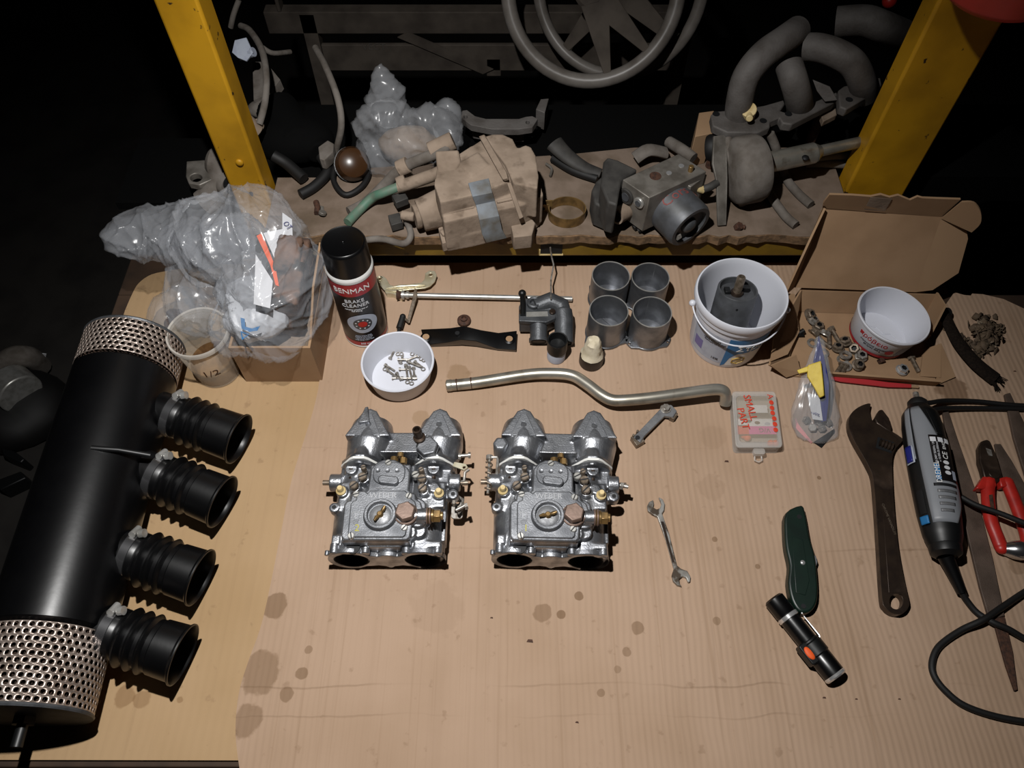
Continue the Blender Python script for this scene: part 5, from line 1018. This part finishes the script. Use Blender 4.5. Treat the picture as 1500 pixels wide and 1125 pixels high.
b = MB(); b.cyl(P(652, 303, .135), P(615, 316, .13), .029, .024, 28); b.cyl(P(615, 316, .13), P(607, 318, .13), .018, n=24); b.cyl(P(607, 318, .13), P(588, 315, .13), .007, n=14); b.build('side_boss', 'dust', DH, bev=.0015)
b = MB(); b.pxp([(642, 335), (655, 330), (666, 340), (668, 352), (648, 358)], .104, .122, zr=.12); p = P(653, 342, .122); b.hexa(p, (0, 0, 1), .008, .005); b.build('mount_foot', 'dust', DH, bev=.001)
b = MB(); b.pxp([(770, 298), (783, 290), (793, 310), (784, 318), (774, 316)], .104, .135, zr=.13); b.pxp([(746, 322), (770, 314), (784, 332), (779, 350), (752, 353)], .101, .128, zr=.12); b.build('mount_foot', 'dust', DH, bev=.0015)
b = MB(); b.panel([P(638, 228, .188), P(672, 226, .188), P(676, 246, .18), P(668, 258, .176), P(642, 262, .176)], .014); b.build('hose_cover', 'dust', DH, bev=.003)
def pipe(nm, pts, r, m, par, n=12): b = MB(); b.tube(cr([P(*p) for p in pts], 5), r, n); return b.build(nm, m, par)
pipe('upper_hose', ((662, 208, .19), (640, 224, .18), (590, 246, .155), (560, 275, .125), (535, 298, .108), (511, 311, .107)), .0085, 'dust_grey', DH)
b = MB(); b.cyl(P(664, 206, .19), P(630, 222, .178), .0135, n=20); b.build('hose_sleeve', 'dust', DH, bev=.001); b = MB(); b.cyl(P(598, 241, .16), P(584, 248, .153), .0125, n=18); b.build('hose_sleeve', 'dust', DH, bev=.001)
pipe('lower_hose', ((650, 250, .17), (625, 260, .155), (590, 272, .14), (582, 274, .138)), .0095, 'dust', DH)
b = MB(); b.cyl(P(596, 266, .142), P(584, 272, .138), .0125, n=18); b.build('hose_sleeve', 'dust', DH, bev=.001)
pipe('green_hose', ((586, 273, .138), (560, 283, .13), (545, 290, .118), (526, 308, .108), (509, 326, .1075)), .0072, 'green_tube', DH)
b = MB(); b.pxp([(573, 285), (592, 280), (598, 290), (580, 297)], .115, .128); b.pxp([(568, 315), (585, 311), (590, 325), (573, 330)], .104, .118); b.build('wire_plug', 'abs_black', DH, bev=.001)
pipe('grey_cable', ((592, 316, .125), (600, 335, .106), (601, 348, .104), (590, 357, .097), (560, 350, .105), (532, 352, .104)), .005, 'dust_grey', DH)
# anti-lock pump unit
q = P(960, 300, SZ); AB = T('hydraulic_pump_unit', 'grey metal pump block with red paint scrawl on its round motor on the shelf', 'pump unit', (q.x, q.y, SZ))
zt = .182; tp = [(912, 263), (951, 290), (990, 262), (1008, 270), (1012, 262), (1035, 251), (994, 225)]
b = MB(); b.pxp([(912, 263), (951, 290), (1035, 251), (994, 225)], .115, zt); b.build('valve_block', 'old_metal', AB, bev=.0012)
b = MB(); b.pxp([(990, 262), (1012, 274), (1036, 256), (1014, 246)], .12, zt-.012, zr=zt-.012); b.build('block_step', 'old_metal', AB, bev=.001)
A_, B_ = P(965, 285, .138), P(1012, 333, .134); d = (B_-A_).normalized(); Lm = (B_-A_).length
b = MB(); b.ax(A_, d); b.lathe([(0, 0), (.0365, 0), (.0365, Lm-.006), (.034, Lm), (.028, Lm), (.0265, Lm-.006), (0, Lm-.006)], 48); b.build('motor', 'motor_grey', AB)
b = MB(); b.ax(A_, d); b.lathe([(.0366, .002), (.0385, .004), (.0385, .008), (.0366, .01)], 48); b.build('motor_rim', 'abs_black', AB)
b = MB(); b.ax(A_+d*Lm, d); b.sph((0, 0, -.006), .013, 18, 10, (1, 1, .7)); b.build('bearing_dome', 'motor_grey', AB)
side = Vector((0, 0, 1)).cross(d).normalized(); side = side if side.x > 0 else -side
def onm2(s0, a0):
    upm = Vector((0, 0, 1)); upm = (upm-d*upm.dot(d)).normalized()
    def f(x, y, z): a = a0+x/.0368; return A_+d*(s0-y)+(side*sin(a)+upm*cos(a))*(.0368+z)
    return f
text('Cors', .022, 'red_faded', AB, onm2(.036, -.2), 'paint_writing'); text('i', .014, 'red_faded', AB, onm2(.045, .75), 'paint_writing')
b = MB(); b.pxp([(884, 236), (890, 230), (905, 234), (934, 248), (910, 264), (904, 300), (890, 296), (880, 270)], .125, .184, zr=.184); b.pxp([(866, 285), (872, 273), (884, 262), (905, 300), (900, 318), (870, 305)], .105, .15, zr=.14); b.build('control_housing', 'abs_black', AB, bev=.003)
b = MB(); b.pxp([(887, 256), (903, 268), (899, 300), (883, 290)], .15, .1515); b.build('cover_panel', 'abs_black', AB)
fn = (P(951, 290, zt)-P(912, 263, zt)).cross(Vector((0, 0, 1))).normalized(); fn = fn if fn.y < 0 else -fn
ed = (P(951, 290, zt)-P(912, 263, zt)); 
def onf(s, dz): p = P(912, 263, zt)+ed*s; p.z = zt-dz; return p
for s, dz, r, m in ((.25, .022, .0125, 'abs_black'), (.72, .018, .0085, 'steel')):
    p = onf(s, dz); b = MB(); b.cyl(p, p+fn*.004, r, n=26); b.build('valve_cap', m, AB, bev=.0008)
    b = MB(); b.cyl(p+fn*.004, p+fn*.0055, r*.55, n=20); b.build('valve_centre', 'motor_grey', AB)
p = onf(.3, .05); b = MB(); b.ax(p, fn+Vector((0, 0, .15))); b.lathe([(0, .004), (.0095, .004), (.0095, .022), (.0125, .022), (.0125, 0)], 28); b.build('port_sleeve', 'dust', AB)
for u, v, r, m in ((960, 258, .0085, 'rust'), (980, 253.5, .004, 'chrome'), (998, 243, .004, 'chrome')):
    p = P(u, v, zt); b = MB(); b.cyl(p-Vector((0, 0, .001)), p+Vector((0, 0, .0006)), r, n=20); b.build('port', m, AB)
p = P(1009, 259, zt-.011); b = MB(); b.cyl(p, p+Vector((0, 0, .004)), .0105, n=22); b.cyl(p, p+Vector((0, 0, .02)), .0038, n=12); b.build('bleed_stud', 'brass', AB, bev=.0006)
b = MB(); b.cyl(P(1020, 275, .15), P(1030, 278, .145), .006, n=14); b.build('white_plug', 'ivory', AB); b = MB(); b.tube([P(1028, 278, .145), P(1040, 274, .15), P(1050, 268, .15)], .006, 10); b.build('wire_plug', 'abs_black', AB)
b = MB(); b.tube(cr([P(955, 318, .115), P(940, 326, .11), P(928, 334, .106)], 4), .005, 8); b.tube(cr([P(955, 322, .118), P(945, 332, .112), P(935, 337, .106)], 4), .005, 8); b.build('wire_loom', 'rubber_matt', AB)
p = P(995, 345, .125); b = MB(); b.hexa(p, fn, .005, .006); b.build('motor_screw', 'bolt', AB)
# clamp ring
p = P(830, 317, SZ); CR_ = T('pipe_clamp', 'brassy pipe clamp ring standing on the shelf edge', 'clamp', (p.x, p.y, SZ))
a0, a1 = radians(165), radians(165+338); b = MB(); n = 40; rs = []
for i in range(n+1):
    a = a0+(a1-a0)*i/n; rs.append([b.v((p.x+r*cos(a), p.y+r*sin(a)*.86, z)) for r, z in ((.027, .1005), (.0285, .1005), (.0285, .1175), (.027, .1175))])
for i in range(n):
    for j in range(4): b.f([rs[i][j], rs[i+1][j], rs[i+1][(j+1) % 4], rs[i][(j+1) % 4]])
b.f(rs[0]); b.f(rs[-1]); b.build('band', 'brass', CR_)
for a in (a0, a1):
    e = Vector((p.x+.0278*cos(a), p.y+.0278*sin(a)*.86, 0)); b = MB(); b.box((e.x-.008, e.y+.002, .109), (.018, .0018, .017)); b.build('tab', 'brass', CR_, bev=.0004)
    b = MB(); b.cyl((e.x-.009, e.y+.0005, .109), (e.x-.009, e.y+.0035, .109), .003, n=12); b.build('tab_hole', 'bore_dark', CR_)
b = MB(); b.panel([P(466, 300, .102), P(474, 302, .102), P(475, 315, .102), P(462, 314, .102)], -.004); b.cyl(P(472, 314, .104), P(473, 310, .108), .006, n=14); tag(b.build('clevis', 'old_metal', bev=.0006), 'small pale clevis fitting on the left end of the shelf', 'fitting')
b = MB(); b.tube([P(463, 296, .106), P(465, 303, .107), P(464, 312, .106)], .0045, 10); tag(b.build('threaded_end', 'rust'), 'short dark threaded stud beside the pale clevis', 'stud')
p = P(1079, 334, SZ); b = MB(); b.hexa(p, (.4, -.3, 1), .0065, .009); b.cyl(p+Vector((.004, 0, .002)), p+Vector((.012, -.002, .004)), .0035, n=10); tag(b.build('small_bolt', 'rust', bev=.0006), 'small rusty bolt alone on the shelf right of the pump unit', 'bolt')
b = MB(); b.tube(cr([P(800, 240, .104), P(808, 247, .106), P(806, 258, .104)], 5), .0022, 8); tag(b.build('bent_wire', 'old_metal'), 'small curved wire hook on the shelf behind the brassy clamp ring', 'wire')
# clear bag on the shelf
SB2 = T('plastic_bag', 'dusty clear plastic bag at the back of the shelf above the green hose', 'bag', (P(590, 230, SZ).x, P(590, 230, SZ).y, SZ))
c1 = P(585, 215, .14); blob([(c1, .062, (1, .6, .7)), (P(565, 190, .17), .05, (.9, .5, .9)), (P(625, 195, .17), .05, (1, .45, .8)), (P(566, 150, .19), .03, (.9, .5, 1.4)), (P(562, 122, .215), .02, (.8, .5, 1.5)), (P(655, 180, .17), .024, (.8, .6, 1.5))], 'film', 'bag_fine', SB2, .0036, .014, 12, 11, it=4)
b = MB(); b.sph(P(600, 212, .135), .045, 18, 10, (1, .5, .6)); tag(b.build('bagged_part', 'dust', disp=crumple(.004, 40, seed=6)), 'grey part inside the clear bag at the back of the shelf', 'part')
# pull handle bracket
HB = T('slotted_bracket', 'grey curved bracket with a hole at each end behind the dusty housing', 'bracket', (P(730, 180, .13).x, P(730, 180, .13).y, SZ))
o_ = [(675, 172), (677, 162), (684, 161), (696, 170), (712, 174), (760, 174), (770, 171), (780, 170), (788, 174), (780, 186), (760, 189), (720, 189), (690, 183)]
b = MB(); b.pxp(o_, .13, .142, [[(q[0], q[1]) for q in circ(3, 10, 682, 171)], [(q[0], q[1]) for q in circ(3, 10, 773, 179)]]); b.build('plate', 'iron', HB, bev=.0016)
b = MB(); b.pxp([(690, 176), (715, 180), (765, 180), (768, 186), (720, 186), (692, 181)], .1, .13); b.build('web', 'iron', HB, bev=.001)
b = MB(); b.pxp([(785, 160), (792, 145), (804, 144), (798, 165)], .1, .135); tag(b.build('grey_tab', 'iron', bev=.001), 'small grey metal tab behind the slotted bracket', 'tab')
# flexible horn and dark lumps behind
b = MB(); b.tube(cr([P(812, 210, .13), P(830, 228, .122), P(855, 245, .115), (P(880, 254, .112))], 5), [.016-.0005*i for i in range(16)], 16, flat=.6); tag(b.build('curved_trim', 'abs_black'), 'dark curved plastic trim left of the pump unit', 'trim')
b = MB(); b.tube(cr([P(810, 232, .108), P(840, 250, .108), P(875, 262, .108)], 5), .007, 12); tag(b.build('dark_hose', 'rubber_matt'), 'dark hose on the shelf under the curved plastic trim', 'hose')
b = MB(); b.tube(cr([P(930, 232, .12), P(950, 220, .13), P(975, 224, .12)], 5), [.012]*11, 14, flat=.6); tag(b.build('grey_sleeve', 'dust_grey'), 'small grey sleeve behind the pump unit', 'sleeve')
b = MB(); b.tube(cr([P(980, 208, .12), P(1000, 220, .13), P(1016, 232, .13)], 5), .009, 12); tag(b.build('grey_hose', 'dust_grey'), 'short grey hose end behind the pump unit block', 'hose')
# exhaust manifold on the right
MF = T('exhaust_manifold', 'cast grey exhaust manifold with bent pipes on two flanges at the back right', 'manifold', (P(1140, 170, .2).x, P(1140, 170, .2).y, SZ))
zf = .2
b = MB(); b.pxp([(1041, 168), (1047, 163), (1085, 160), (1120, 154), (1148, 146), (1150, 152), (1143, 162), (1152, 165), (1200, 146), (1226, 134), (1228, 144), (1222, 150), (1160, 182), (1146, 180), (1142, 172), (1128, 178), (1128, 186), (1110, 194), (1066, 194), (1044, 184)], zf-.014, zf); b.build('flange', 'iron', MF, bev=.002)
b = MB(); b.pxp([(1228, 132), (1236, 126), (1290, 113), (1292, 124), (1270, 142), (1240, 160), (1230, 156)], zf, zf+.014); b.build('flange', 'iron', MF, bev=.002)
for u, v, z in ((1049, 167, zf), (1118, 177, zf), (1155, 167, zf), (1244, 146, zf+.014), (1204, 133, zf)):
    p = P(u, v, z); b = MB(); b.cyl(p-Vector((0, 0, .002)), p+Vector((0, 0, .0005)), .0055, n=14); b.build('bolt_hole', 'bore_dark', MF)
def bend(pts, r, nm='pipe', m='iron'): b = MB(); b.tube(cr([P(*p) for p in pts], 6), r, 24); return b.build(nm, m, MF)
bend(((1081, 176, .19), (1083, 150, .22), (1093, 112, .255), (1118, 80, .28), (1150, 57, .29), (1168, 44, .285)), .0195)
bend(((1172, 158, .19), (1169, 140, .225), (1163, 118, .25), (1156, 96, .26)), .0195)
bend(((1266, 138, .2), (1262, 118, .235), (1249, 93, .265), (1225, 78, .275), (1200, 70, .275), (1180, 69, .27)), .0195)
bend(((1320, 50, .2), (1290, 38, .235), (1265, 30, .24), (1225, 32, .23)), .023)
b = MB(); b.panel([P(1190, 116, .225), P(1215, 126, .225), P(1227, 146, .205), P(1208, 148, .205), P(1196, 132, .215)], .006); b.build('web', 'iron', MF, bev=.001)
b = MB(); b.cyl(P(1094, 170, zf), P(1097, 160, zf+.02), .0115, n=18); b.cyl(P(1097, 166, zf+.012), P(1098, 174, zf+.016), .005, n=12); b.build('sensor_boss', 'ivory', MF, bev=.001)
b = MB(); b.pxp([(1202, 166), (1224, 156), (1226, 168), (1206, 178)], .17, .18); b.build('support_tab', 'dust', MF, bev=.001)
for u, v in ((1060, 185), (1215, 150)): p = P(u, v, zf-.014); b = MB(); b.cyl((p.x, p.y+.01, .1), (p.x, p.y+.01, zf-.0142), .008, n=12); b.build('stud', 'rust', MF)
# drum with shaft
DR = T('clutch_drum', 'grey pulley drum with a steel shaft lying under the exhaust manifold', 'drum', (P(1090, 250, .15).x, P(1090, 250, .15).y, SZ))
c = P(1088, 250, .155); dx = (P(1255, 212, .165)-P(1115, 240, .158)).normalized()
b = MB(); b.ax(c, dx); b.lathe([(0, -.02), (.035, -.02), (.046, -.015), (.05, -.008), (.05, .02), (.047, .026), (.03, .028), (0, .028)], 44); b.build('drum', 'dust_grey', DR)
b = MB(); b.cyl(P(1112, 241, .158), P(1192, 224, .162), .0155, n=24); b.cyl(P(1192, 224, .162), P(1202, 221, .1625), .0155, .0085, n=24); b.cyl(P(1202, 221, .1625), P(1275, 205, .166), .0085, n=18); b.build('shaft', 'steel_tube', DR)
p = P(1180, 231, .175); b = MB(); b.sph(p, .0055, 12, 6, (1, 1, .5)); b.build('shaft_hole', 'bore_dark', DR)
b = MB(); b.panel([P(1044, 200, .19), P(1062, 198, .19), P(1064, 262, .15), P(1062, 330, .102), P(1050, 331, .102), P(1048, 268, .15), P(1042, 240, .17)], .004); tag(b.build('flat_bar', 'old_metal', bev=.0008), 'grey flat bar leaning upright between the pump unit and the drum', 'bar')
b = MB(); b.lathe([(.008, -.008), (.018, -.008), (.02, -.004), (.02, .004), (.018, .008), (.008, .008), (.008, -.008)], 24); o = b.build('round_bush', 'rubber_matt'); o.location = P(1036, 217, .16); o.rotation_euler = (.3, 1.2, 0); tag(o, 'round dark bush with a pale centre behind the flat bar', 'bush'); b = MB(); b.cyl((-.012, 0, .008), (.012, 0, .008), .007, n=14); b.build('core', 'steel', o)
for pts, r, lb in ((((1066, 198, .19), (1070, 230, .17), (1080, 270, .14), (1088, 300, .11)), .006, 'grey hose hanging in front of the drum'), (((1074, 204, .19), (1078, 240, .165), (1076, 275, .135), (1082, 296, .112)), .0045, 'thin grey hose hanging against the drum'), (((1128, 196, .18), (1136, 215, .16), (1150, 258, .112), (1168, 282, .107), (1188, 300, .107)), .0068, 'grey hose curving over the shelf behind the mailer box lid'), (((1122, 275, .107), (1138, 300, .107), (1152, 318, .107), (1166, 330, .107)), .0068, 'straight grey hose lying on the shelf left of the mailer box lid'), (((1185, 232, .12), (1215, 228, .12), (1262, 226, .12)), .007, 'grey rod under the steel shaft at the right'), (((1180, 240, .108), (1215, 240, .108), (1262, 243, .108)), .0062, 'lower grey rod lying beneath the steel shaft')):
    b = MB(); b.tube(cr([P(*p) for p in pts], 6), r, 12); tag(b.build('grey_hose' if 'hose' in lb else 'grey_rod', 'dust_grey'), lb, 'hose' if 'hose' in lb else 'rod')
b = MB(); b.pxp([(1018, 200), (1024, 165), (1046, 162), (1044, 195)], .1, .16, zr=.16); tag(b.build('wood_offcut', 'card', bev=.001), 'brown wooden offcut behind the flat bar', 'wood')
# left end of the shelf: engine mount, loom, lamp
EM = T('engine_mount', 'pale grey cast engine mount with a holed lug behind the left yellow upright', 'mount', (P(315, 275, .1).x, P(315, 275, .1).y, 0))
b = MB(); b.pxp([(273, 236), (300, 234), (318, 248), (312, 262), (292, 271), (276, 268), (272, 258)], .085, .097, [[(q[0], q[1]) for q in [(287+9*cos(t), 260+6*sin(t)) for t in [2*pi*k/16 for k in range(16)]]]]); b.build('lug', 'old_metal', EM, bev=.0015)
b = MB(); b.tube(cr([P(305, 236, .10), P(322, 242, .095), P(326, 262, .08), P(316, 285, .07), P(300, 300, .06)], 5), [.016, .02]+[.024]*18 + [.024], 18); b.cyl(P(330, 268, .10), P(338, 272, .10), .019, n=24); b.build('casting', 'dust_grey', EM)
b = MB(); b.cyl(P(335, 268, .107), P(339, 271, .108), .011, n=20); b.build('bush', 'bore_dark', EM)
b = MB(); q = P(312, 268, .06); b.cyl((q.x, q.y, .0352), (q.x, q.y, .075), .02, n=16); b.build('foot', 'dust_grey', EM)
b = MB(); b.cyl(P(340, 158, .2), P(358, 182, .18), .0105, n=20)
SN = T('sensor_plug', 'brown metal sensor with a grey plug beside the left yellow upright', 'sensor', (P(360, 180, .18).x, P(360, 180, .18).y, SZ))
b.build('barrel', 'copper', SN); b = MB(); b.cyl(P(358, 178, .185), P(376, 194, .165), .014, n=20); b.cyl(P(376, 180, .175), P(380, 186, .175), .008, n=14); b.build('plug', 'dust', SN, bev=.001); b = MB(); b.cyl(P(366, 190, .16), P(368, 240, .1), .008, n=12); b.build('stalk', 'dust_grey', SN)
for pts, r, m, lb in ((((353, 38, .2), (366, 45, .21), (383, 72, .22), (390, 110, .22), (388, 150, .2), (380, 182, .18)), .0052, 'dust_grey', 'grey cable arching down to the brown sensor plug'), (((385, 70, .215), (400, 78, .2), (425, 76, .18)), .004, 'dust_grey', 'short cable branching right from the arched grey cable'), (((462, 70, .2), (478, 100, .21), (495, 145, .2), (500, 185, .17), (492, 222, .12)), .0052, 'dust_grey', 'grey cable arching down to the amber lamp'), (((350, 0, .22), (342, 22, .2), (338, 40, .18)), .0045, 'dust_grey', 'thin pale cable at the top beside the left yellow upright')):
    b = MB(); b.tube(cr([P(*p) for p in pts], 6), r, 10); tag(b.build('cable', m), lb, 'cable')
b = MB(); b.panel([P(341, 78, .2), P(345, 60, .21), P(362, 56, .21), P(372, 78, .2), (P(362, 91, .19)), P(350, 86, .19)], .004); b.cyl(P(352, 82, .19), P(372, 76, .2), .0075, n=14); tag(b.build('white_clip', 'label_grey', bev=.0008), 'broken white plastic clip hanging on the arched cable', 'clip')
b = MB(); b.panel([P(376, 104, .12), P(395, 104, .12), P(416, 130, .12), P(402, 150, .11), P(378, 160, .11)], .02); b.sph(P(388, 160, .11), .03, 16, 8, (1, .6, .5)); tag(b.build('grey_bracket', 'dust_grey'), 'dull grey bracket in the dark behind the arched cable', 'bracket')
AL_ = T('amber_lamp', 'dark amber lamp lens lying at the left back of the shelf', 'lamp', (P(515, 245, .12).x, P(515, 245, .12).y, SZ))
b = MB(); b.ax(P(516, 240, .125), (.3, -.6, .7)); b.lathe([(.026, -.01), (.0265, .002), (.022, .012), (.012, .017), (0, .018)], 28); b.build('lens', 'amber', AL_); b = MB(); b.ax(P(516, 240, .125), (.3, -.6, .7)); b.lathe([(0, -.018), (.024, -.018), (.0275, -.01), (.0275, -.006), (0, -.006)], 28); b.build('base', 'black_plastic', AL_)
b = MB(); b.pxp([(466, 215), (480, 205), (489, 210), (488, 222), (475, 234), (468, 232)], .12, .14); b.build('connector', 'dust_grey', None, bev=.0015); tag(bpy.data.objects['connector'], 'grey connector block left of the amber lamp', 'connector')
for pts, r, lb in ((((470, 230, .115), (480, 250, .112), (462, 272, .109), (440, 285, .109)), .008, 'black wiring loom curling on the left end of the shelf'), (((495, 232, .115), (488, 262, .11), (505, 285, .107), (528, 275, .107), (540, 255, .107), (532, 240, .11)), .0045, 'thin black wire looped under the amber lamp'), (((400, 228, .13), (420, 240, .12), (445, 262, .112)), .009, 'short dark hose end on the left of the shelf')):
    b = MB(); b.tube(cr([P(*p) for p in pts], 6), r, 10); tag(b.build('wiring', 'rubber_matt'), lb, 'wire')
# ------------------------------------------------------------ grey rack and two wheels behind the shelf
RK = T('metal_rack', 'dirty pale metal rack with two cross bars in the dark behind the shelf', 'rack', (0, 1.53, -.85))
yr = 1.53
def yb(u0, v0, u1, v1, nm, dy=.03, m='frame_grey'):
    a = PY(u0, v0, yr); c = PY(u1, v1, yr); b = MB(); b.b2((a.x, yr, a.z), (c.x, yr+dy, c.z)); return b.build(nm, m, RK, bev=.002)
yb(385, 18, 1008, 50, 'cross_bar'); yb(470, 66, 980, 104, 'cross_bar', .01); yb(1003, -60, 1012, 50, 'stile'); yb(385, -60, 412, 18, 'stile')
yb(805, 50, 812, 62, 'tab', .02); yb(712, 86, 734, 112, 'tab', .03)
for x in (-.45, .36): b = MB(); b.b2((x, yr, -.85), (x+.03, yr+.03, .0)); b.build('leg', 'frame_grey', RK)
t0 = PY(548, 69, yr-.0006); text('VECT', .022, 'old_metal', RK, lambda x, y, z: t0+Vector((x, -z, y)))
b = MB(); a = PY(590, 50, yr-.004); c = PY(715, 104, yr-.004); sdv = Vector((.012, 0, .006)); b.panel([a-sdv, a+sdv, c+sdv, c-sdv], .003); b.build('brace', 'frame_grey', RK)
def wheel(lb, u, v, dist, R, r, tilt, spokes, rz):
    c = CP+ray(u, v)*dist; t_ = T('steering_wheel', lb, 'steering wheel', c, 'old steering wheels')
    nrm = (CP-c).normalized(); q = Matrix.Translation(c) @ nrm.to_track_quat('Z', 'Y').to_matrix().to_4x4() @ Euler((tilt[0], tilt[1], rz)).to_matrix().to_4x4()
    b = MB(); b.M = q; b.tube([(R*cos(2*pi*k/64), R*sin(2*pi*k/64), 0) for k in range(64)], r, 16, True); b.build('rim', 'wheel_grey', t_)
    b = MB(); b.M = q; b.lathe([(0, -.02), (.03, -.02), (.034, .01), (.028, .016), (0, .018)], 32); b.build('hub', 'frame_grey', t_)
    for a, w0, w1 in spokes:
        e = Vector((cos(a), sin(a), 0)); s = Vector((-sin(a), cos(a), 0)); b = MB(); b.M = q
        b.panel([e*.02-s*w0+Vector((0, 0, .008)), e*.02+Vector((0, 0, .016)), e*.02+s*w0+Vector((0, 0, .008)), e*(R-.004)+s*w1, e*(R-.004)+Vector((0, 0, .004)), e*(R-.004)-s*w1], .006); b.build('spoke', 'frame_grey', t_, bev=.001)
wheel('grey ringed steering wheel with two spokes hanging at the top, nearest one', 868, -14, 1.42, .157, .014, (0, 0), [(radians(-73), .026, .006), (radians(-40), .026, .006), (radians(100), .028, .01)], 0)
wheel('second steering wheel half hidden behind the nearest one', 905, -22, 1.5, .165, .012, (.1, -.25), [(radians(-128), .026, .008), (radians(-35), .026, .008), (radians(90), .026, .01)], 0)
# red dish top right, small red knob
RDI = T('red_pan', 'chipped red round pan at the top right in front of the right yellow upright', 'pan', P(1465, -12, .47))
c = P(1466, -22, .47); b = MB(); b.at(c, (.12, -.1, 0)); b.lathe([(0, .0), (.05, .0), (.066, .005), (.074, .016), (.083, .1), (.084, .104), (.081, .104), (.072, .018), (.064, .009), (.05, .006), (0, .006)], 56); b.build('bowl', 'red_paint', RDI)
b = MB(); b.cyl(c+Vector((.0, .0, .004)), (c.x, c.y, c.z+.3), .006, n=12); b.build('hanger', 'red_paint', RDI)
b = MB(); b.sph(P(1303, 1, .2), .012, 16, 10); tag(b.build('red_ball', 'red_plastic'), 'small red ball in the dark at the top edge', 'ball')
# ------------------------------------------------------------ things in the dark on the floor at the left
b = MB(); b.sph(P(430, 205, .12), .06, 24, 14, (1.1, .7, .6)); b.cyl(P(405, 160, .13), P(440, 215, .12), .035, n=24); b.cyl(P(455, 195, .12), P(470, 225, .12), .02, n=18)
tag(b.build('dark_filler_mass', 'shade_black_board', rem=.003, it=3), 'black rounded mass added to darken the left end of the shelf', 'unit')  # filler mass added so this end of the shelf reads dark
FZ = -.85
def fl_(u, v, h=0): return P(u, v, FZ+h)
b = MB(); b.cyl(fl_(12, 560, .12), fl_(32, 578, .12), .055, n=32); tag(b.build('metal_canister', 'steel', bev=.004), 'short shiny metal cylinder in the dark left of the bench', 'canister')
b = MB(); b.tube(cr([fl_(0, 540, .12), fl_(18, 525, .14), fl_(40, 523, .12), fl_(58, 535, .04)], 5), .03, 14); tag(b.build('grey_duct', 'dust_grey'), 'curved grey duct in the dark at the left edge', 'duct')
b = MB(); b.panel([fl_(46, 515, .1), fl_(68, 518, .1), fl_(66, 528, .05), fl_(57, 537, .04)], .002); tag(b.build('paper_scrap', 'paper_white'), 'crumpled pale scrap lying highest in the dark at the left', 'paper')
b = MB(); b.panel([fl_(45, 565, .06), fl_(54, 556, .06), fl_(57, 575, .04), fl_(50, 580, .04)], .002); tag(b.build('paper_scrap', 'card'), 'tan scrap beside the metal cylinder in the dark at the left', 'paper')
b = MB(); b.panel([fl_(46, 601, .05), fl_(47, 612, .04), fl_(41, 625, .05), fl_(30, 630, .03), (fl_(40, 608, .06))], .003); b.panel([fl_(28, 634, .02), fl_(44, 634, .02), fl_(42, 638, .02), fl_(30, 638, .02)], .003); tag(b.build('rag', 'paper_white'), 'pale torn rag lowest in the dark at the left', 'rag')
b = MB(); b.sph(fl_(20, 600, .04), .13, 20, 12, (1, .9, .5)); tag(b.build('black_sack', 'rubber_matt', disp=crumple(.012, 14, seed=13)), 'black sack on the floor left of the bench', 'sack')
b = MB(); b.pxp([(-10, 705), (30, 690), (38, 700), (0, 718)], FZ+.001, FZ+.05, zr=FZ+.05); b.pxp([(0, 655), (20, 660), (36, 672), (30, 678), (5, 668)], FZ+.001, FZ+.05, zr=FZ+.05); tag(b.build('dark_bar', 'black_plastic', bev=.003), 'dark angular bars on the floor at the left edge', 'bar')
bpy.context.view_layer.update()
